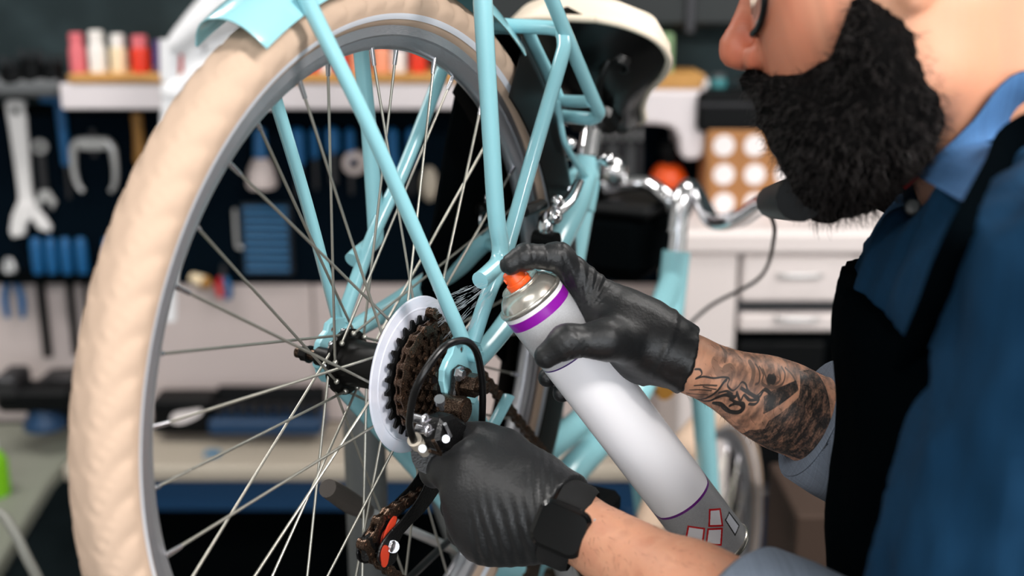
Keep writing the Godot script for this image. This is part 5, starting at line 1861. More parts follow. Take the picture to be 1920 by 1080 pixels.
# ---------------------------------------------------------------- the mechanic
var skin_pts := {}


func tattoo_uv(px: float, py: float) -> Vector2:
	# a place on the forearm, seen from the thumb side: x along it, y round it
	var d := Vector2(px - 1292, py - 683)
	var t := (d.x * 0.883 + d.y * 0.469) / 275.0
	var half := lerpf(50.0, 97.0, clampf(t, 0, 1))
	var c := clampf((d.x * 0.469 - d.y * 0.883) / half, -0.98, 0.98)
	return Vector2(0.14 + 0.6 * t, 0.5 - asin(c) / TAU)


func skin_texture() -> ImageTexture:
	var w := 1024
	var h := 512
	var im := Image.create(w, h, false, Image.FORMAT_RGB8)
	var nz := FastNoiseLite.new()
	nz.seed = 9
	nz.frequency = 0.03
	var nz2 := FastNoiseLite.new()
	nz2.seed = 19
	nz2.frequency = 0.012
	var ink := PackedFloat32Array()
	ink.resize(w * h)
	# strokes in the photograph's close-up frame: [thickness, strength, points...]
	var Z := func(x: float, y: float) -> Vector2:
		var q := tattoo_uv(1240.0 + x / 3.376, 600.0 + y / 3.376)
		return Vector2(q.x * w, q.y * h)
	var strokes := [
		[1.6, 0.9, [165, 290], [200, 300], [215, 330], [180, 345], [230, 345], [300, 368], [370, 374], [412, 390], [404, 430], [440, 466], [472, 452], [502, 424], [530, 440], [548, 482], [600, 520], [650, 492], [690, 500]],
		[3.2, 0.95, [228, 532], [262, 520], [300, 492], [340, 455], [372, 410], [392, 395]],
		[3.6, 0.95, [240, 542], [300, 536], [345, 505], [400, 490], [455, 512], [470, 500]],
		[3.6, 0.95, [330, 548], [372, 552], [410, 585], [445, 614], [492, 618], [522, 592], [512, 566], [474, 556], [440, 572]],
		[2.6, 0.95, [430, 520], [470, 546], [520, 560], [530, 600], [500, 630], [440, 628], [400, 600], [380, 575], [330, 560]],
		[2.2, 0.9, [470, 480], [500, 540], [520, 505], [560, 540], [620, 545], [600, 570], [560, 565]],
		[2.6, 0.9, [500, 460], [560, 500], [620, 530], [660, 490], [700, 520]],
		[2.2, 0.9, [350, 470], [400, 465], [440, 490]],
		[1.5, 0.8, [180, 390], [240, 400], [330, 420]],
		[1.5, 0.8, [160, 420], [220, 430], [300, 450]],
		[1.5, 0.8, [150, 450], [220, 470], [280, 480]],
		[1.4, 0.7, [130, 470], [200, 500], [250, 500]],
		[1.4, 0.7, [240, 410], [280, 430], [330, 445]],
		[6.0, 0.5, [590, 310], [600, 360], [585, 410], [570, 440]],
		[5.0, 0.5, [400, 190], [410, 240], [390, 280]],
		[8.0, 0.4, [380, 330], [420, 325], [440, 350]],
		[8.0, 0.3, [300, 270], [330, 330], [390, 360]],
		[7.0, 0.3, [480, 230], [520, 300], [500, 380]],
		[2.0, 0.7, [630, 330], [640, 380], [625, 440], [600, 450]],
		[2.0, 0.6, [650, 350], [665, 400], [645, 450], [690, 480], [750, 490], [800, 470], [830, 420], [820, 380]],
		[2.0, 0.6, [670, 370], [690, 470], [740, 470], [780, 450], [790, 390]],
		[7.0, 0.9, [700, 430], [735, 445]],
		[7.0, 0.8, [705, 445], [730, 432]],
		[2.0, 0.6, [850, 390], [890, 440], [905, 500]],
	]
	for s in strokes:
		var th: float = s[0]
		for i in range(2, s.size() - 1):
			var p: Vector2 = Z.call(s[i][0], s[i][1])
			var q: Vector2 = Z.call(s[i + 1][0], s[i + 1][1])
			var i0 := maxi(i - 1, 2)
			var i3 := mini(i + 2, s.size() - 1)
			var pre: Vector2 = Z.call(s[i0][0], s[i0][1])
			var post: Vector2 = Z.call(s[i3][0], s[i3][1])
			var steps := int((q - p).length()) + 1
			for k in steps + 1:
				var c := p.cubic_interpolate(q, pre, post, float(k) / steps)
				var R := th * 1.45
				for yy in range(int(c.y - R - 1), int(c.y + R + 2)):
					for xx in range(int(c.x - R - 1), int(c.x + R + 2)):
						if xx < 0 or yy < 0 or xx >= w or yy >= h:
							continue
						var e := clampf(R + 0.7 - Vector2(xx, yy).distance_to(c), 0.0, 1.0) * float(s[1])
						ink[yy * w + xx] = maxf(ink[yy * w + xx], e)
	var dark := []
	for poly in [[[655, 530], [730, 500], [905, 470], [912, 528], [660, 640]], [[560, 850], [600, 755], [690, 745], [700, 690], [905, 570], [960, 420], [1140, 420], [1140, 1100], [760, 1010]], [[100, 470], [230, 540], [420, 720], [560, 850], [480, 780], [200, 570]]]:
		var pp := PackedVector2Array()
		for q in poly:
			pp.append(Z.call(q[0], q[1]))
		dark.append(pp)
	for y in h:
		for x in w:
			var red := 0.0
			if x < 100:
				red = float(y) / h
			var n := nz.get_noise_2d(x, y)
			var n2 := nz2.get_noise_2d(x, y)
			var base := Color(0.82, 0.6, 0.48).lerp(Color(0.72, 0.39, 0.285), clampf(red + n2 * 0.25, 0, 1))
			base = base * (1.0 + n * 0.06)
			if x > 120:
				var k := ink[y * w + x]
				var p := Vector2(x, y)
				for i in 3:
					if Geometry2D.is_point_in_polygon(p, dark[i]):
						var cover: float = [0.85, 0.72, 0.45][i]
						k = maxf(k, clampf(cover + (n * 0.9 + nz.get_noise_2d(x * 3, y * 5) * 0.5) * 0.7, 0.1, 0.93))
				# soft grey shading of the older ink
				var t := (x / float(w) - 0.14) / 0.6
				if t > 0.02:
					k = maxf(k, clampf(0.2 + n2 * 0.6 + n * 0.35, 0.0, 0.6) * smoothstep(0.02, 0.2, t))
				base = base.lerp(Color(0.07, 0.085, 0.095), k * 0.93)
			im.set_pixel(x, y, base)
	return ImageTexture.create_from_image(im)


func glove_part(called: String, f: Flesh, lo: Vector3, hi: Vector3, parent: Node3D, warp: Callable) -> MeshInstance3D:
	return put(called, f.mesh(lo, hi, 0.002, warp).mesh(), M.glove, parent, T(-parent.position))


func person() -> void:
	var D := func(x: float, y: float, d: float) -> Vector3: return dp(x, y, d)
	var foot := dp(1880, 900, 0.82)
	var o := thing("person", "bearded man in denim shirt and black apron spraying with gloved hands, leaning towards the wheel", "person", Vector3(foot.x, FLOOR, foot.z))
	var O := o.position
	# axes of the man: facing, up, towards the photographer (his left)
	var camx := Vector3.RIGHT
	var back := Basis(Vector3.RIGHT, -PITCH) * Vector3(0, 0, 1)
	var camy := Basis(Vector3.RIGHT, -PITCH) * Vector3(0, 1, 0)
	# ---------------- head
	var tilt := deg_to_rad(8.0)
	var yaw := deg_to_rad(19.0)
	var Fh := (camx * -cos(tilt) - camy * sin(tilt)).normalized()
	var Uh := (camx * -sin(tilt) + camy * cos(tilt)).normalized()
	Fh = (Fh * cos(yaw) - back * sin(yaw)).normalized()
	var Lh := Fh.cross(Uh).normalized() * -1.0
	if Lh.dot(back) < 0:
		Lh = -Lh
	var S := 1.0
	var lobe := dp(1718, 14, 0.72)
	var H0 := lobe - (Lh * 0.076 - Uh * 0.034) * S
	var P := func(f: float, u: float, l: float) -> Vector3: return H0 + (Fh * f + Uh * u + Lh * l) * S
	var face := Flesh.new()
	# cranium, brow, cheeks, jaw
	face.bone(P.call(-0.035, 0.055, 0), P.call(0.02, 0.06, 0), 0.088, 0.084, 0.02)
	face.bone(P.call(0.05, 0.035, 0.022), P.call(0.05, 0.035, -0.022), 0.05, -1, 0.02)
	face.bone(P.call(0.058, -0.02, 0.032), P.call(0.02, -0.03, 0.052), 0.036, 0.026, 0.03)
	face.bone(P.call(0.058, -0.02, -0.032), P.call(0.02, -0.03, -0.052), 0.036, 0.026, 0.03)
	face.bone(P.call(0.06, -0.075, 0.0), P.call(0.045, -0.02, 0.0), 0.044, 0.055, 0.03)
	for s in [-1.0, 1.0]:
		face.bone(P.call(0.065, -0.098, 0.012 * s), P.call(0.0, -0.07, 0.05 * s), 0.022, 0.024, 0.03)
		face.bone(P.call(0.0, -0.07, 0.05 * s), P.call(-0.005, -0.01, 0.058 * s), 0.024, 0.022, 0.03)
		# brow ridge, eye, nostril wing
		face.bone(P.call(0.092, 0.032, 0.012 * s), P.call(0.078, 0.034, 0.046 * s), 0.011, 0.009, 0.012)
		face.bone(P.call(0.083, 0.012, 0.031 * s), P.call(0.083, 0.012, 0.033 * s), 0.013, -1, 0.008, Vector3.ZERO, 1.0, true)
		face.bone(P.call(0.073, 0.012, 0.032 * s), P.call(0.073, 0.0121, 0.032 * s), 0.0125, -1, 0.002)
		face.bone(P.call(0.104, -0.034, 0.0145 * s), P.call(0.108, -0.036, 0.0125 * s), 0.0078, -1, 0.005)
		face.bone(P.call(0.113, -0.0445, 0.0065 * s), P.call(0.103, -0.0415, 0.0075 * s), 0.0032, -1, 0.003, Vector3.ZERO, 1.0, true)
		# ears
		face.bone(P.call(-0.012, 0.02, 0.0865 * s), P.call(-0.004, -0.02, 0.0865 * s), 0.018, 0.013, 0.008, Lh, 2.6)
		face.bone(P.call(-0.004, -0.022, 0.0865 * s), P.call(0.0, -0.03, 0.0865 * s), 0.009, 0.008, 0.006, Lh, 1.6)
		face.bone(P.call(0.0, 0.004, 0.096 * s), P.call(0.003, -0.01, 0.096 * s), 0.006, 0.005, 0.004, Vector3.ZERO, 1.0, true)
	# nose
	face.bone(P.call(0.094, 0.024, 0), P.call(0.12, -0.02, 0), 0.0075, 0.0095, 0.012)
	face.bone(P.call(0.12, -0.024, 0), P.call(0.121, -0.027, 0), 0.0115, -1, 0.007)
	face.bone(P.call(0.115, -0.034, 0), P.call(0.1, -0.036, 0), 0.006, 0.008, 0.007)
	# lips
	face.bone(P.call(0.1, -0.066, 0.014), P.call(0.1, -0.066, -0.014), 0.009, -1, 0.008, Uh, 1.5)
	face.bone(P.call(0.098, -0.08, 0.012), P.call(0.098, -0.08, -0.012), 0.0095, -1, 0.008, Uh, 1.4)
	# neck
	var nb := dp(1885, 345, 0.80)
	face.bone(P.call(-0.03, -0.03, 0), nb, 0.062, 0.057, 0.025)
	face.bone(P.call(-0.055, 0.0, 0), nb + (camx * 0.03 + camy * 0.02), 0.044, 0.054, 0.03)
	# sternomastoid line
	face.bone(P.call(-0.02, -0.035, 0.055), dp(1800, 350, 0.765), 0.014, 0.014, 0.02)
	# ---------------- trunk and arms (skin)
	var Fb := (-camx * cos(0.27) - back * sin(0.27)).normalized()
	var Lb := (back * cos(0.27) - camx * sin(0.27)).normalized()
	Lb = Vector3(Lb.x, 0, Lb.z).normalized()
	Fb = Vector3(Fb.x, 0, Fb.z).normalized()
	var Ub := Vector3.UP
	var chest := dp(1985, 650, 0.80)
	var belly := dp(1960, 1010, 0.82)
	belly = Vector3(belly.x, belly.y, chest.z + 0.02)
	var hips := Vector3(belly.x + 0.02, 0.86, belly.z)
	var shl := dp(2050, 540, 0.625)
	var shr := dp(1985, 520, 0.99)
	var ell := dp(1740, 1400, 0.69)
	var elr := dp(1668, 852, 0.95)
	var wrl := dp(1072, 982, 0.884)
	var wrr := dp(1290, 680, 0.93)
	var trunk := Flesh.new()
	var tb := func(f: Flesh, g: float) -> void:
		f.bone(chest + Lb * 0.065, chest - Lb * 0.065, 0.108 + g, -1, 0.05)
		f.bone(belly + Lb * 0.055, belly - Lb * 0.055, 0.112 + g, -1, 0.06)
		f.bone(chest + Ub * 0.0, belly, 0.105 + g, -1, 0.05)
		f.bone(hips + Lb * 0.07, hips - Lb * 0.07, 0.115 + g, -1, 0.06)
		f.bone(belly, hips, 0.11 + g, -1, 0.05)
		f.bone(nb + Ub * -0.085, shl, 0.062 + g, 0.055 + g, 0.05)
		f.bone(nb + Ub * -0.085, shr, 0.062 + g, 0.055 + g, 0.05)
		f.bone(chest + Ub * 0.06 + Lb * 0.05, nb + Ub * -0.09, 0.095 + g, 0.06 + g, 0.05)
		f.bone(chest + Ub * 0.06 - Lb * 0.05, nb + Ub * -0.09, 0.095 + g, 0.06 + g, 0.05)
	tb.call(trunk, -0.02)
	var arms := Flesh.new()
	arms.bone(shl, ell, 0.054, 0.042, 0.02)
	arms.bone(shr, elr, 0.054, 0.042, 0.02)
	# right forearm: thick below the elbow, flat at the wrist
	var ax_r := (elr - wrr).normalized()
	arms.bone(wrr, wrr.lerp(elr, 0.45), 0.0215, 0.0315, 0.02, back, 0.85)
	arms.bone(wrr.lerp(elr, 0.4), wrr.lerp(elr, 0.86), 0.03, 0.0405, 0.02)
	arms.bone(wrr.lerp(elr, 0.8), elr, 0.039, 0.04, 0.02)
	arms.bone(wrr - ax_r * 0.04, wrr, 0.02, 0.0215, 0.01, back, 0.85)
	arms.bone(wrl, wrl.lerp(ell, 0.45), 0.0245, 0.0365, 0.012)
	arms.bone(wrl.lerp(ell, 0.4), wrl.lerp(ell, 0.85), 0.036, 0.043, 0.02)
	arms.bone(wrl - (ell - wrl).normalized() * 0.06, wrl, 0.0225, 0.0245, 0.01)
	var body := face.mesh(H0 + Vector3(-0.2, -0.28, -0.17), H0 + Vector3(0.3, 0.2, 0.17), 0.004)
	var red_at: Vector3 = P.call(0.115, -0.028, 0)
	for i in body.v.size():
		var dn := body.v[i].distance_to(red_at)
		body.uv[i] = Vector2(0.02 + 0.05 * absf(fposmod(body.v[i].x * 9.0, 2.0) - 1.0), clampf(0.12 + 0.2 * smoothstep(0.02, 0.07, (body.v[i] - H0).dot(Fh)) + 0.4 * (1.0 - smoothstep(0.012, 0.05, dn)) + 0.2 * (1.0 - smoothstep(0.05, 0.11, dn)), 0.02, 0.98))
	var tr := trunk.mesh(hips + Vector3(-0.3, -0.15, -0.32), nb + Vector3(0.35, 0.12, 0.32), 0.018)
	for i in tr.v.size():
		tr.uv[i] = Vector2(0.05, 0.1)
	body.join(tr)
	var mottle := FastNoiseLite.new()
	mottle.seed = 12
	mottle.frequency = 38.0
	var aside := ax_r.cross(back).normalized()
	if aside.dot(camy) < 0:
		aside = -aside
	var toward := ax_r.cross(aside)
	if toward.dot(back) < 0:
		toward = -toward
	var lo_r := Vector3(minf(wrr.x, shr.x), minf(wrr.y, elr.y), minf(wrr.z, shr.z)) - Vector3.ONE * 0.075
	var hi_r := Vector3(maxf(elr.x, shr.x), maxf(wrr.y, shr.y), maxf(wrr.z, shr.z)) + Vector3.ONE * 0.075
	var am := arms.mesh(lo_r.min(shl - Vector3.ONE * 0.07).min(ell - Vector3.ONE * 0.07).min(wrl - Vector3.ONE * 0.07), hi_r.max(shl + Vector3.ONE * 0.07).max(ell), 0.004)
	for i in am.v.size():
		var d := am.v[i] - wrr
		var t := d.dot(ax_r) / (elr - wrr).length()
		var q := d - ax_r * d.dot(ax_r)
		if t > -0.2 and t < 1.15 and q.length() < 0.06:
			# same measure along the arm as the drawing (275 px of 2366 px/m)
			am.uv[i] = Vector2(clampf(0.14 + 0.6 * d.dot(ax_r) * 2366.0 / 275.0 * 1.22, 0.125, 0.99), clampf(0.5 - atan2(q.dot(aside), q.dot(toward)) / TAU, 0.01, 0.99))
		else:
			am.uv[i] = Vector2(0.02 + 0.05 * absf(fposmod(am.v[i].x * 7.0, 2.0) - 1.0), clampf(0.17 + 0.1 * mottle.get_noise_3dv(am.v[i]), 0.02, 0.9))
	body.join(am)
	# short dark hairs on both forearms
	var hn := am.normals()
	var hr := RandomNumberGenerator.new()
	hr.seed = 31
	var hm := MB.new()
	for q in 5200:
		var i := hr.randi_range(0, am.v.size() - 1)
		var p := am.v[i]
		var left := p.distance_to(wrl.lerp(ell, 0.3)) < 0.13
		var tt := (p - wrr).dot(ax_r) / (elr - wrr).length()
		if not left and (tt < 0.02 or tt > 0.7 or p.distance_to(wrr.lerp(elr, clampf(tt, 0, 1))) > 0.06):
			continue
		if left and (p - wrl).dot((ell - wrl).normalized()) < 0.015:
			continue
		var along := (ell - wrl).normalized() if left else ax_r
		var dv := (hn[i] * 0.45 - camy * 0.3 + along * hr.randf_range(0.1, 0.9) + Vector3(hr.randf_range(-1, 1), hr.randf_range(-1, 1), hr.randf_range(-1, 1)) * 0.35).normalized()
		var len_ := hr.randf_range(0.004, 0.009)
		var sx := dv.cross(hn[i]).normalized() * 0.00011
		var sy := dv.cross(sx).normalized() * 0.00011
		var i0 := hm.v.size()
		hm.add(p + sx)
		hm.add(p - sx * 0.5 + sy * 0.87)
		hm.add(p - sx * 0.5 - sy * 0.87)
		hm.add(p + dv * len_ - hn[i] * len_ * 0.15)
		for j in 3:
			hm.tri(i0 + j, i0 + (j + 1) % 3, i0 + 3)
	put("arm_hair", hm.mesh(), M.beard, o, T(-O)).set_meta("kind", "stuff")
	var skin := mat("skin", Color(1, 1, 1), 0.5)
	skin.albedo_texture = skin_texture()
	skin.texture_repeat = false
	skin.subsurf_scatter_enabled = true
	skin.subsurf_scatter_strength = 0.12
	put("body", body.mesh(), skin, o, T(-O))
	# ---------------- right glove, holding the can
	var g := Flesh.new()
	var wg: Vector3 = D.call(1248, 655, 0.932)
	g.bone(wg, D.call(1165, 612, 0.94), 0.0225, 0.025, 0.02, back, 0.9)
	g.bone(wg, D.call(1195, 650, 0.945), 0.0225, 0.026, 0.02)
	g.bone(D.call(1200, 615, 0.945), D.call(1140, 568, 0.945), 0.024, 0.0155, 0.02)
	g.bone(D.call(1210, 640, 0.955), D.call(1160, 590, 0.968), 0.022, 0.014, 0.02)
	g.bone(D.call(1215, 655, 0.955), D.call(1185, 640, 0.98), 0.022, 0.012, 0.02)
	# index finger on the nozzle
	g.chain([D.call(1140, 565, 0.942), D.call(1047, 482, 0.925), D.call(985, 481, 0.916), D.call(957, 496, 0.915)], [0.0135, 0.0112, 0.0095, 0.0085], 0.006)
	# thumb across the front
	g.chain([D.call(1210, 648, 0.925), D.call(1135, 637, 0.898), D.call(1062, 640, 0.89), D.call(1024, 668, 0.893)], [0.019, 0.0145, 0.0118, 0.0096], 0.009)
	# web between thumb and index
	g.bone(D.call(1150, 600, 0.925), D.call(1110, 572, 0.93), 0.012, 0.008, 0.02)
	# the other fingers close round the back of the can
	g.chain([D.call(1148, 580, 0.968), D.call(1080, 590, 0.987), D.call(1030, 632, 0.987), D.call(1022, 655, 0.978)], [0.012, 0.0105, 0.0095, 0.008], 0.005)
	g.chain([D.call(1165, 612, 0.978), D.call(1095, 640, 0.992), D.call(1045, 690, 0.986), D.call(1026, 708, 0.968)], [0.0115, 0.0102, 0.0093, 0.008], 0.005)
	g.chain([D.call(1188, 648, 0.984), D.call(1130, 690, 0.992), D.call(1085, 728, 0.985), D.call(1052, 738, 0.966)], [0.0105, 0.0092, 0.0083, 0.0072], 0.005)
	# cuff, a little wider than the wrist
	g.bone(D.call(1245, 655, 0.932), D.call(1320, 693, 0.928), 0.0235, 0.0265, 0.012, back, 0.9)
	var cut: Vector3 = (D.call(1300, 675, 0.93) - D.call(1240, 650, 0.93)).normalized()
	g.planes = [[D.call(1291, 677, 0.93), (cut + camy * 0.1).normalized()]]
	var wn := FastNoiseLite.new()
	wn.seed = 3
	wn.frequency = 60.0
	var c0: Vector3 = D.call(1075, 545, 0.925)
	var c1: Vector3 = D.call(1285, 690, 0.92)
	var c2: Vector3 = D.call(1075, 655, 0.885)
	var web: Vector3 = D.call(1103, 590, 0.92)
	var warp_r := func(p: Vector3, nn: Vector3) -> float:
		var w := wn.get_noise_3dv(p) * 0.00035
		# folds fanning out of the web between thumb and finger
		var e := p - web
		var ang := atan2(e.dot(camy), e.dot(camx))
		var rr := e.length()
		var m := smoothstep(0.004, 0.012, rr) * (1.0 - smoothstep(0.028, 0.05, rr)) * smoothstep(0.6, 1.2, ang) * (1.0 - smoothstep(2.2, 2.7, ang))
		w += m * 0.0008 * sin(ang * 26.0 + rr * 60.0)
		# creases round the index joints and the thumb
		var x := e.dot(camx)
		var mi := smoothstep(0.012, 0.03, e.dot(camy)) * (1.0 - smoothstep(-0.004, 0.02, x))
		w -= mi * 0.0009 * pow(maxf(0.0, sin(x * 520.0 + e.dot(camy) * 120.0)), 6.0)
		var et := p - c2
		w -= 0.001 * exp(-et.length_squared() / 0.00025) * pow(maxf(0.0, sin(et.dot(camx) * 700.0 + et.dot(camy) * 500.0)), 4.0)
		# gathered cuff
		var ec := (p - c1).dot(cut)
		w += 0.0009 * smoothstep(-0.03, 0.0, ec) * sin((p - c1).dot(camy) * 260.0 + ec * 170.0 + wn.get_noise_3dv(p * 0.4) * 4.0)
		w += 0.0011 * exp(-pow((ec + 0.022) / 0.0025, 2.0)) + 0.0012 * exp(-pow((ec - 0.001) / 0.002, 2.0))
		return w
	var lo1: Vector3 = D.call(1130, 610, 0.945) + Vector3(-0.1, -0.085, -0.075)
	var gl := put("glove", g.mesh(lo1, lo1 + Vector3(0.21, 0.165, 0.15), 0.002, warp_r).mesh(), M.glove, o, T(-O))
	gl.set_meta("label", "black nitrile glove with its index finger on the orange nozzle")
	# ---------------- left glove at the derailleur
	var h := Flesh.new()
	var wq: Vector3 = D.call(1050, 965, 0.892)
	h.bone(wq, D.call(895, 868, 0.908), 0.0235, 0.019, 0.025, back, 1.25)
	h.bone(wq, D.call(880, 915, 0.903), 0.0235, 0.0195, 0.025, back, 1.2)
	h.bone(wq, D.call(890, 965, 0.903), 0.0235, 0.019, 0.025, back, 1.15)
	h.bone(D.call(1030, 975, 0.895), D.call(910, 1010, 0.908), 0.023, 0.0175, 0.025, back, 1.1)
	h.bone(D.call(960, 930, 0.905), D.call(960, 960, 0.91), 0.032, -1, 0.03, back, 1.5)
	# thumb along the top
	h.chain([D.call(1010, 895, 0.91), D.call(945, 838, 0.916), D.call(905, 822, 0.925), D.call(876, 811, 0.932)], [0.0185, 0.0125, 0.0105, 0.0085], 0.012)
	# index finger pinching the cage
	h.chain([D.call(885, 868, 0.906), D.call(836, 882, 0.915), D.call(815, 886, 0.932), D.call(832, 880, 0.95)], [0.0165, 0.0125, 0.0105, 0.009], 0.008)
	h.chain([D.call(876, 915, 0.903), D.call(858, 950, 0.93), D.call(880, 950, 0.952), D.call(905, 940, 0.955)], [0.0155, 0.0125, 0.0105, 0.009], 0.006)
	h.chain([D.call(882, 965, 0.903), D.call(868, 995, 0.93), D.call(890, 990, 0.95), D.call(915, 975, 0.952)], [0.015, 0.012, 0.010, 0.009], 0.006)
	h.chain([D.call(905, 1008, 0.908), D.call(893, 1026, 0.93), D.call(915, 1015, 0.946), D.call(935, 1000, 0.947)], [0.0135, 0.0105, 0.009, 0.008], 0.006)
	h.bone(D.call(1010, 950, 0.895), D.call(1110, 990, 0.88), 0.0255, 0.0275, 0.012)
	var cutl: Vector3 = (ell - wrl).normalized()
	h.planes = [[D.call(1068, 905, 0.88), (cutl + camx * 0.2).normalized()]]
	var c3: Vector3 = D.call(930, 985, 0.88)
	var warp_l := func(p: Vector3, nn: Vector3) -> float:
		var e := p - c3
		var x := e.dot(camx)
		var y := e.dot(camy)
		var w := wn.get_noise_3dv(p) * 0.0003
		# long soft folds running down the back of the hand
		var m := (1.0 - smoothstep(0.0, 0.035, y)) * smoothstep(-0.045, -0.02, y) * smoothstep(-0.025, -0.01, x) * (1.0 - smoothstep(0.035, 0.05, x))
		w += m * 0.0007 * sin(x * 760.0 + y * 190.0 + wn.get_noise_3dv(p * 0.3) * 4.0)
		var m2 := exp(-pow((x - 0.035) / 0.012, 2.0) - pow((y - 0.03) / 0.018, 2.0))
		w += m2 * 0.0009 * sin(x * 900.0)
		return w
	var lo2: Vector3 = D.call(955, 935, 0.91) + Vector3(-0.085, -0.085, -0.075)
	var gl2 := put("glove", h.mesh(lo2, lo2 + Vector3(0.165, 0.165, 0.15), 0.002, warp_l).mesh(), M.glove, o, T(-O))
	gl2.set_meta("label", "black nitrile glove closed round the derailleur cage")
	# ---------------- shirt
	var sh := Flesh.new()
	tb.call(sh, 0.004)
	sh.bone(shl, ell, 0.068, 0.054, 0.03)
	sh.bone(shr, elr, 0.066, 0.05, 0.03)
	sh.bone(ell, ell.lerp(wrl, 0.4), 0.053, 0.047, 0.025)
	sh.bone(elr, elr.lerp(wrr, 0.2), 0.047, 0.045, 0.02)
	# neck opening
	sh.bone(nb + Ub * 0.02 + Fb * 0.01, nb + Ub * 0.12 + Fb * 0.03, 0.07, -1, 0.006, Vector3.ZERO, 1.0, true)
	var fn := FastNoiseLite.new()
	fn.seed = 8
	fn.frequency = 6.0
	fn.fractal_octaves = 3
	var warp_s := func(p: Vector3, nn: Vector3) -> float:
		var n1 := fn.get_noise_3d(p.x * 1.6, p.y * 0.8, p.z * 1.6)
		var n2 := fn.get_noise_3d(p.x * 3.0 + 7.0, p.y * 2.0, p.z * 3.0)
		var arm := 1.0 if p.distance_to(shl.lerp(ell, clampf((p - shl).dot(ell - shl) / (ell - shl).length_squared(), 0.0, 1.0))) < 0.1 else 0.8
		return ((0.5 - absf(n1) * 1.8) * 0.012 + n2 * 0.004) * arm
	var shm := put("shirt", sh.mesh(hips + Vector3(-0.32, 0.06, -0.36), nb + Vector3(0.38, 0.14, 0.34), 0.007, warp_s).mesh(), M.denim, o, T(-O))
	shm.set_meta("label", "blue denim shirt with rolled sleeves")
	# rolled cuffs
	var cr := elr.lerp(wrr, 0.275)
	var cuff := tube(PackedVector3Array([elr.lerp(wrr, 0.05), elr.lerp(wrr, 0.25), elr.lerp(wrr, 0.39), elr.lerp(wrr, 0.396), elr.lerp(wrr, 0.375)]), [0.058, 0.0555, 0.0515, 0.0495, 0.043], 36, false)
	put("rolled_cuff", cuff.mesh(), M.denim_inside, shm)
	var lc := wrl.lerp(ell, 0.52)
	var ld := (ell - wrl).normalized()
	put("rolled_cuff", tube(PackedVector3Array([lc + ld * 0.0, lc - ld * 0.004, lc + ld * 0.002, lc + ld * 0.03, lc + ld * 0.062, lc + ld * 0.068]), [0.047, 0.053, 0.059, 0.063, 0.065, 0.062], 36, false).mesh(), M.denim_inside, shm)
	put("cuff_edging", tube(PackedVector3Array([lc + ld * 0.06, lc + ld * 0.066, lc + ld * 0.072, lc + ld * 0.074]), [0.0645, 0.0665, 0.0665, 0.06], 36, false).mesh(), M.red_edge, shm)
	# collar: inner edge round the neck, leaf turned down over it
	var top_e := [D.call(1722, 330, 0.778), on_skin(face, 1762, 288, 0.005), on_skin(face, 1822, 226, 0.005), on_skin(face, 1915, 133, 0.009)]
	var low_e := [on_skin(sh, 1816, 382, 0.018), on_skin(sh, 1840, 346, 0.017), on_skin(sh, 1884, 285, 0.022), on_skin(sh, 1960, 205, 0.034)]
	# on round the nape to the far side
	var ctr := nb + camx * 0.02
	for k in 9:
		var a := lerpf(0.75, 3.3, k / 8.0)
		var dv := (Lb * cos(a) - Fb * sin(a)).normalized()
		var hgt := nb.y + 0.062 + 0.012 * sin(a)
		top_e.append(march(face, Vector3(ctr.x, hgt, ctr.z) + dv * 0.3, -dv, 0.004))
		low_e.append(march(sh, Vector3(ctr.x, hgt - 0.045, ctr.z) + dv * 0.36, -dv, 0.01))
	var low_old := [D.call(1812, 386, 0.742), D.call(1836, 350, 0.722), D.call(1880, 285, 0.695), D.call(1960, 205, 0.68), D.call(2050, 140, 0.70)]
	var cb := sheet(top_e, low_e, 0.0022, 0.034)
	put("collar", cb.mesh(), M.denim_collar_lit, shm).set_meta("label", "blue denim collar leaf coloured as if brightly lit, with pale stitching")
	var st := []
	for k in 4:
		st.append(low_e[k].lerp(top_e[k], 0.12) + back * 0.0035)
	put("stitching", tube(smooth_path(st, 0.01), 0.0006, 5).mesh(), M.thread, shm)
	st = [top_e[0].lerp(low_e[0], 0.1) + back * 0.004 + camx * 0.004, top_e[0].lerp(low_e[0], 0.9) + back * 0.004 + camx * 0.003]
	put("stitching", tube(PackedVector3Array(st), 0.0006, 5).mesh(), M.thread, shm)
	# far collar leaf, its red lining and the placket
	put("collar_lining", sheet([D.call(1692, 345, 0.80), D.call(1715, 322, 0.80)], [D.call(1697, 356, 0.79), D.call(1728, 330, 0.785)], 0.002, 0.0).mesh(), M.red_edge, shm)
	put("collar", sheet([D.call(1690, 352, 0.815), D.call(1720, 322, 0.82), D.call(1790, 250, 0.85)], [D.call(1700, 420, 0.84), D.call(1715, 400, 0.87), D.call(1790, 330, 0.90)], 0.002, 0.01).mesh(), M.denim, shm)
	put("button", lathe_hard([[0.0001, 0.0], [0.0052, 0.0], [0.0055, 0.0012, 1], [0.004, 0.002], [0.0001, 0.0016]], 16).mesh(), mat("button", Color(0.12, 0.14, 0.15), 0.4), shm, frame_y(D.call(1712, 388, 0.762), back * 0.8 - camx * 0.6))
	# ---------------- apron
	var ap := Flesh.new()
	ap.bone(chest + Lb * 0.067 + Fb * 0.004, chest - Lb * 0.067 + Fb * 0.004, 0.13, -1, 0.05)
	for s in [-1.0, 1.0]:
		ap.bone(chest + Ub * 0.06 + Lb * 0.05 * s, nb - Ub * 0.09, 0.117, 0.082, 0.05)
	ap.bone(belly + Lb * 0.06, belly - Lb * 0.06, 0.136, -1, 0.06)
	ap.bone(chest + Fb * 0.004, belly, 0.122, -1, 0.05)
	ap.bone(hips + Lb * 0.075, hips - Lb * 0.075, 0.137, -1, 0.06)
	ap.bone(belly, hips, 0.13, -1, 0.05)
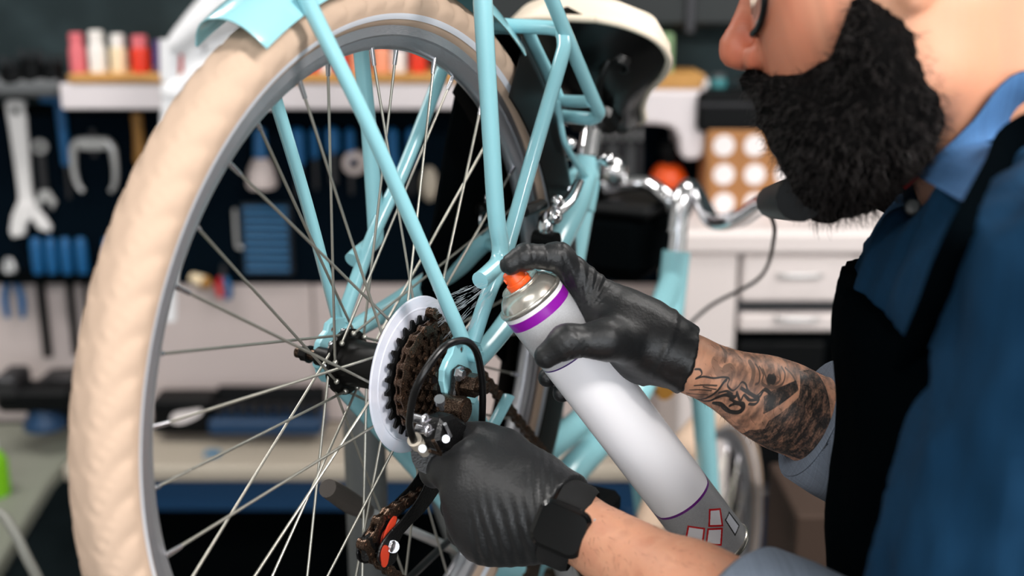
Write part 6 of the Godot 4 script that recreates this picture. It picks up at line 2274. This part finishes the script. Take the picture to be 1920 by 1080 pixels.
	ap.bone(hips - Ub * 0.3 + Lb * 0.08, hips - Ub * 0.3 - Lb * 0.08, 0.14, -1, 0.06)
	var bibtop: Vector3 = D.call(1590, 492, 0.80)
	ap.planes = [[bibtop - Ub * 0.02, (Ub + Fb * -0.02).normalized()], [chest - Fb * 0.035, (-Fb + Ub * 0.06).normalized()]]
	var warp_a := func(p: Vector3, nn: Vector3) -> float: return fn.get_noise_3dv(p * 1.4) * 0.004
	var apm := put("apron", ap.mesh(Vector3(hips.x - 0.34, 0.42, hips.z - 0.26), Vector3(hips.x + 0.2, bibtop.y + 0.03, hips.z + 0.26), 0.008, warp_a).mesh(), M.apron, o, T(-O))
	apm.set_meta("label", "black bib apron with a neck strap")
	var sp := []
	for q in [[1698, 690], [1716, 645], [1735, 600], [1752, 560], [1778, 492], [1808, 430], [1838, 372], [1868, 316], [1900, 255]]:
		sp.append(on_skin(sh, q[0], q[1], 0.031))
	var last: Vector3 = sp[sp.size() - 1]
	over_shoulder(sp, sh, chest, belly, nb, Fb, Lb, (last - chest).dot(Lb), (last - chest).dot(Fb))
	put("strap", tube(smooth_path(sp, 0.01), 0.0085, 14, true, 0.3, back).mesh(), M.apron, apm)
	sp = []
	for k in 4:
		sp.append(march(sh, chest + Ub * (0.07 + 0.02 * k) - Lb * 0.09 + Fb * 0.3, -Fb, 0.016))
	last = sp[3]
	over_shoulder(sp, sh, chest, belly, nb, Fb, Lb, -0.09, (last - chest).dot(Fb))
	put("strap", tube(smooth_path(sp, 0.01), 0.0085, 14, true, 0.3, back).mesh(), M.apron, apm)
	# ---------------- trousers and shoes
	var jn := Flesh.new()
	jn.bone(hips + Lb * 0.07, hips - Lb * 0.07, 0.124, -1, 0.05)
	for s in [-1.0, 1.0]:
		var knee: Vector3 = Vector3(hips.x - 0.03, 0.42, hips.z) + Lb * 0.11 * s
		var ank: Vector3 = Vector3(hips.x + 0.0, FLOOR + 0.1, hips.z) + Lb * 0.13 * s
		jn.bone(hips + Lb * 0.085 * s - Ub * 0.05, knee, 0.092, 0.064, 0.03)
		jn.bone(knee, ank, 0.062, 0.052, 0.02)
		put("shoe", joined([rounded_box(Vector3(0.27, 0.03, 0.095), 0.01), [sphere(0.05, 8, 14, Vector3(2.3, 0.95, 0.9)), T(Vector3(-0.01, 0.03, 0))]]).mesh(), M.shoe, o, Transform3D(Basis(Fb, Ub, Fb.cross(Ub)), ank + Fb * 0.06 - Ub * 0.085 - O))
	put("trousers", jn.mesh(Vector3(hips.x - 0.25, FLOOR + 0.03, hips.z - 0.3), hips + Vector3(0.25, 0.1, 0.3), 0.014).mesh(), M.jeans, o, T(-O))
	hair_and_beard(o, P, Fh, Uh, Lh)
	# ---------------- things he wears
	var gs := thing("glasses", "dark framed glasses on the bearded man's nose", "glasses", P.call(0.09, 0.012, 0.0))
	var G := func(f: float, u: float, l: float) -> Vector3: return P.call(f, u, l) - gs.position
	var gm := mat("glasses_frame", Color(0.02, 0.03, 0.035), 0.25)
	for s in [-1.0, 1.0]:
		var loop := []
		for k in 25:
			var a := TAU * k / 24
			loop.append(G.call(0.108 - 0.01 * absf(cos(a)) - 0.009 * (0.5 + 0.5 * cos(a)), 0.003 + 0.026 * sin(a), s * (0.036 + 0.029 * cos(a))))
		put("rim", tube(smooth_path(loop, 0.004), 0.0026, 8).mesh(), gm, gs)
		var gl3 := mat("lens", Color(0.95, 0.96, 0.96, 0.1), 0.05)
		gl3.transparency = BaseMaterial3D.TRANSPARENCY_ALPHA
		var lb := MB.new()
		var cc := lb.add(G.call(0.102, 0.003, s * 0.036))
		for k in 25:
			lb.add(loop[k])
		for k in 24:
			lb.tri(cc, cc + 1 + k, cc + 2 + k)
		put("lens", lb.mesh(), gl3, gs)
		put("temple", tube(smooth_path([G.call(0.088, 0.02, s * 0.062), G.call(0.06, 0.024, s * 0.073), G.call(0.0, 0.028, s * 0.082), G.call(-0.02, 0.015, s * 0.082)]), 0.0024, 8).mesh(), gm, gs)
	put("bridge", tube(smooth_path([G.call(0.103, 0.018, 0.009), G.call(0.111, 0.021, 0.0), G.call(0.103, 0.018, -0.009)], 0.002), 0.0022, 8).mesh(), gm, gs)
	watch(wrl, (camx * 0.9 - camy * 0.36 + back * 0.22).normalized(), back, camx, camy)


# where a line from outside first meets a body
func march(f: Flesh, from: Vector3, d: Vector3, lift: float) -> Vector3:
	var all := PackedInt32Array(range(f.a.size()))
	var p := from
	for k in 70:
		var e := f.at(p, all)
		if e < 0.0005 or (p - from).length() > 0.7:
			break
		p += d * e * 0.8
	return p - d * lift


# the nearest place on a body along that sight line, lifted a little
func on_skin(f: Flesh, px: float, py: float, lift: float) -> Vector3:
	var all := PackedInt32Array(range(f.a.size()))
	var d := ray(px, py)
	var u := d.normalized()
	var p := CAM + u * 0.45
	for k in 60:
		var e := f.at(p, all)
		if e < 0.0005 or (p - CAM).length() > 1.1:
			break
		p += u * e * 0.8
	return p - u * lift


# strap points over the top of the shoulder and down the back
func over_shoulder(sp: Array, f: Flesh, chest: Vector3, belly: Vector3, nb: Vector3, Fb: Vector3, Lb: Vector3, lat: float, fwd: float) -> void:
	for k in 4:
		var q := chest + Lb * lat + Fb * lerpf(fwd - 0.03, -0.07, k / 3.0)
		sp.append(march(f, Vector3(q.x, nb.y + 0.25, q.z), Vector3.DOWN, 0.016))
	for k in 6:
		var y := lerpf(nb.y - 0.13, belly.y - 0.02, k / 5.0)
		var q := chest + Lb * lerpf(lat, -lat * 0.3, k / 5.0) - Fb * 0.4
		sp.append(march(f, Vector3(q.x, y, q.z), Fb, 0.016))


func sheet(top_e: Array, low_e: Array, thick: float, bulge: float) -> MB:
	# cloth between two edges, with a roll outwards and a thickness
	var a := smooth_path(top_e, 0.008)
	var c := []
	var n := a.size()
	var lp := smooth_path(low_e, 0.004)
	for k in n:
		c.append(lp[int(float(k) / (n - 1) * (lp.size() - 1))])
	var b := MB.new()
	var m := 7
	var mid := PackedVector3Array()
	for k in n:
		var along := a[mini(k + 1, n - 1)] - a[maxi(k - 1, 0)]
		var nr: Vector3 = along.cross(c[k] - a[k]).normalized()
		if nr.dot(CAM - a[k]) < 0:
			nr = -nr
		for side in 2:
			for j in m:
				var t := float(j) / (m - 1)
				b.add(a[k].lerp(c[k], t) + nr * (bulge * smoothstep(0.0, 0.35, float(k) / n) * 4.0 * t * (1.0 - t) * 0.5 + (thick if side == 0 else 0.0)), Vector2(float(k) / n, t))
	var w := m * 2
	for k in n - 1:
		for j in m - 1:
			var i := k * w + j
			b.quad(i, i + 1, i + w + 1, i + w)
			b.quad(i + m, i + m + w, i + m + w + 1, i + m + 1)
		for j in [0, m - 1]:
			var i: int = k * w + j
			b.quad(i, i + w, i + w + m, i + m)
	for k in [0, n - 1]:
		for j in m - 1:
			var i: int = k * w + j
			b.quad(i, i + 1, i + m + 1, i + m)
	return b


func hair_and_beard(o: Node3D, P: Callable, Fh: Vector3, Uh: Vector3, Lh: Vector3) -> void:
	var O := o.position
	var hr := Flesh.new()
	hr.bone(P.call(-0.04, 0.062, 0), P.call(0.01, 0.072, 0), 0.092, 0.088, 0.02)
	hr.planes = [[P.call(0.03, 0.04, 0), (Fh * 0.75 - Uh * 0.65).normalized()]]
	put("hair", hr.mesh(P.call(0, 0.06, 0) - Vector3.ONE * 0.18, P.call(0, 0.06, 0) + Vector3.ONE * 0.18, 0.007).mesh(), M.beard, o, T(-O))
	var f := Flesh.new()
	var D := func(x: float, y: float, d: float) -> Vector3: return dp(x, y, d)
	# near side: sideburn, jaw; middle: chin and the long front; far side mirrored through the middle
	f.bone(D.call(1618, 18, 0.728), D.call(1640, 90, 0.728), 0.007, 0.019, 0.015)
	f.bone(D.call(1640, 90, 0.735), D.call(1668, 165, 0.748), 0.0205, 0.028, 0.02)
	f.bone(D.call(1668, 165, 0.75), D.call(1580, 250, 0.765), 0.0285, 0.035, 0.02)
	f.bone(D.call(1650, 215, 0.765), D.call(1578, 240, 0.79), 0.037, 0.034, 0.03)
	f.bone(D.call(1576, 240, 0.785), D.call(1548, 345, 0.795), 0.032, 0.019, 0.025)
	f.bone(D.call(1615, 250, 0.78), D.call(1572, 330, 0.79), 0.036, 0.015, 0.025)
	f.bone(D.call(1645, 250, 0.79), D.call(1660, 285, 0.79), 0.03, 0.016, 0.025)
	f.bone(D.call(1548, 345, 0.795), D.call(1540, 384, 0.80), 0.018, 0.009, 0.015)
	f.bone(D.call(1535, 190, 0.775), D.call(1528, 260, 0.79), 0.017, 0.017, 0.02)
	# moustache
	f.bone(P.call(0.112, -0.05, 0.004), P.call(0.092, -0.066, 0.034), 0.0085, 0.010, 0.008)
	f.bone(P.call(0.112, -0.05, -0.004), P.call(0.092, -0.066, -0.034), 0.0085, 0.010, 0.008)
	f.bone(P.call(0.092, -0.066, 0.034), P.call(0.074, -0.1, 0.028), 0.0105, 0.016, 0.012)
	f.bone(P.call(0.068, -0.088, 0.0), P.call(0.05, -0.13, 0.0), 0.013, 0.022, 0.02)
	f.bone(P.call(0.1, -0.076, 0.012), P.call(0.086, -0.105, 0.008), 0.012, 0.015, 0.012)
	# far side
	f.bone(P.call(0.0, -0.03, -0.066), P.call(0.0, -0.07, -0.06), 0.012, 0.02, 0.02)
	f.bone(P.call(0.0, -0.07, -0.058), P.call(0.03, -0.105, -0.03), 0.022, 0.027, 0.03)
	var lo: Vector3 = D.call(1570, 210, 0.78) + Vector3(-0.085, -0.1, -0.11)
	var bn := FastNoiseLite.new()
	bn.seed = 6
	bn.frequency = 70.0
	var bm := f.mesh(lo, lo + Vector3(0.17, 0.2, 0.2), 0.0045, func(p: Vector3, _n: Vector3) -> float: return bn.get_noise_3dv(p) * 0.0035)
	var bd := put("beard", bm.mesh(), M.beard, o, T(-O))
	bd.set_meta("label", "full dark brown-black beard")
	# curled strands growing from it
	var r := RandomNumberGenerator.new()
	r.seed = 77
	var nn := bm.normals()
	var h := MB.new()
	var down := -Uh
	var count := 0
	while count < 9000:
		var i := r.randi_range(0, bm.v.size() - 1)
		var p := bm.v[i]
		var nv := nn[i]
		count += 1
		if nv.dot(CAM - p) < -0.03:
			continue
		var d := (nv * r.randf_range(0.25, 0.7) + down * r.randf_range(0.1, 0.7) + Fh * r.randf_range(-0.1, 0.2) + Vector3(r.randf_range(-1, 1), r.randf_range(-1, 1), r.randf_range(-1, 1)) * 0.6).normalized()
		var L := r.randf_range(0.005, 0.013)
		var c1 := nv.cross(d).normalized()
		var ph := r.randf() * TAU
		var pts := PackedVector3Array()
		for k in 5:
			var t := k / 4.0
			pts.append(p - nv * 0.002 + d * (L * t) + c1 * sin(ph + t * 4.0) * 0.0024 * t + down * (t * t * L * 0.15))
		var r0 := r.randf_range(0.00022, 0.00036)
		var base := h.v.size()
		for k in 5:
			var tg := (pts[mini(k + 1, 4)] - pts[maxi(k - 1, 0)]).normalized()
			var x := tg.cross(Vector3.UP if absf(tg.y) < 0.9 else Vector3.RIGHT).normalized()
			var y := x.cross(tg)
			for j in 3:
				var a := TAU * j / 3
				h.add(pts[k] + (x * cos(a) + y * sin(a)) * r0 * (1.0 - k * 0.2))
		for k in 4:
			for j in 3:
				var a := base + k * 3 + j
				var b2 := base + k * 3 + (j + 1) % 3
				h.quad(a, b2, b2 + 3, a + 3)
	put("strands", h.mesh(), M.beard_hair, bd).set_meta("kind", "stuff")


func round_rect(w: float, h: float, r: float) -> PackedVector2Array:
	var p := PackedVector2Array()
	for q in [[1, 1, 0.0], [-1, 1, PI / 2], [-1, -1, PI], [1, -1, 3 * PI / 2]]:
		for k in 7:
			var a: float = q[2] + PI / 2 * k / 6
			p.append(Vector2(q[0] * (w / 2 - r) + cos(a) * r, q[1] * (h / 2 - r) + sin(a) * r))
	return p


func watch(wr: Vector3, ax: Vector3, back: Vector3, camx: Vector3, camy: Vector3) -> void:
	var c := wr - ax * 0.003 - camy * 0.002
	var w := thing("smartwatch", "black square wristwatch on a black woven strap round the bare left wrist", "watch", c)
	var face := (dp(1046, 985, 0.86) - c)
	face = (face - ax * face.dot(ax)).normalized()
	var side := ax.cross(face).normalized()
	# frame: x across the arm, y along it, z outwards
	var fr := Transform3D(Basis(side, ax, side.cross(ax)), Vector3.ZERO)
	if fr.basis.z.dot(face) < 0:
		fr = Transform3D(Basis(-side, ax, (-side).cross(ax)), Vector3.ZERO)
	var rad := 0.0312
	var cs := put("case", plate(round_rect(0.036, 0.041, 0.0095), 0.0095, 0.0026).mesh(), M.watch_case, w, fr * T(Vector3(0, 0, rad + 0.0035)))
	put("screen", plate(round_rect(0.0315, 0.0365, 0.008), 0.002, 0.0008).mesh(), M.watch_glass, cs, T(Vector3(0, 0, 0.0046)))
	put("crown", rod(Vector3(0, 0.0195, 0.001), Vector3(0, 0.0225, 0.001), 0.0036, 16).mesh(), M.steel, cs, T(Vector3(-0.0, 0, 0)))
	put("side_button", rounded_box(Vector3(0.011, 0.0018, 0.0035), 0.0008).mesh(), M.steel, cs, T(Vector3(-0.011, 0.0203, 0)))
	# strap: most of a turn round the wrist
	var b := MB.new()
	var n := 40
	for k in n + 1:
		var a := lerpf(0.55, TAU - 0.55, float(k) / n)
		for j in 7:
			var y := lerpf(-0.0125, 0.0125, j / 6.0)
			for s in 2:
				var rr := rad + 0.0003 + (0.0026 if s == 0 else 0.0) * (1.0 - pow(absf(j / 3.0 - 1.0), 6.0))
				b.add(fr * Vector3(sin(a) * rr, y, cos(a) * rr))
	for k in n:
		for j in 6:
			var i := k * 14 + j * 2
			b.quad(i, i + 14, i + 16, i + 2)
			b.quad(i + 1, i + 3, i + 17, i + 15)
	put("strap", b.mesh(), M.strap_black, w)


# ---------------------------------------------------------------- spray mist from the nozzle
func small_things() -> void:
	var from := dp(941, 518, 0.925)
	var mist := MultiMeshInstance3D.new()
	mist.name = "spray_mist"
	var mm := MultiMesh.new()
	mm.transform_format = MultiMesh.TRANSFORM_3D
	var drop := SphereMesh.new()
	drop.radius = 0.0002
	drop.height = 0.0004
	drop.radial_segments = 6
	drop.rings = 3
	mm.mesh = drop
	var r := RandomNumberGenerator.new()
	r.seed = 14
	var ends := [dp(815, 588, 0.95), dp(822, 606, 0.955), dp(838, 628, 0.96), dp(862, 640, 0.965), dp(800, 572, 0.95)]
	var n := 280
	mm.instance_count = n
	for k in n:
		var e: Vector3 = ends[r.randi_range(0, 4)]
		var t := pow(r.randf(), 0.8)
		var p := from.lerp(e, 0.25 + 0.75 * t)
		var w := 0.0006 + 0.0012 * t
		p += Vector3(r.randfn(0.0, w), r.randfn(0.0, w), r.randfn(0.0, w))
		var d := (e - from).normalized()
		var b := frame_y(p, d).basis
		b = Basis(b.x * 0.5, b.y * r.randf_range(8.0, 30.0), b.z * 0.5)
		mm.set_instance_transform(k, Transform3D(b, p))
	mist.multimesh = mm
	mist.material_override = mat("droplet", Color(0.75, 0.78, 0.8), 0.3)
	add_child(mist)
	mist.set_meta("kind", "stuff")
	tag(mist, "faint fan of spray drops flying from the orange nozzle towards the freewheel", "spray")
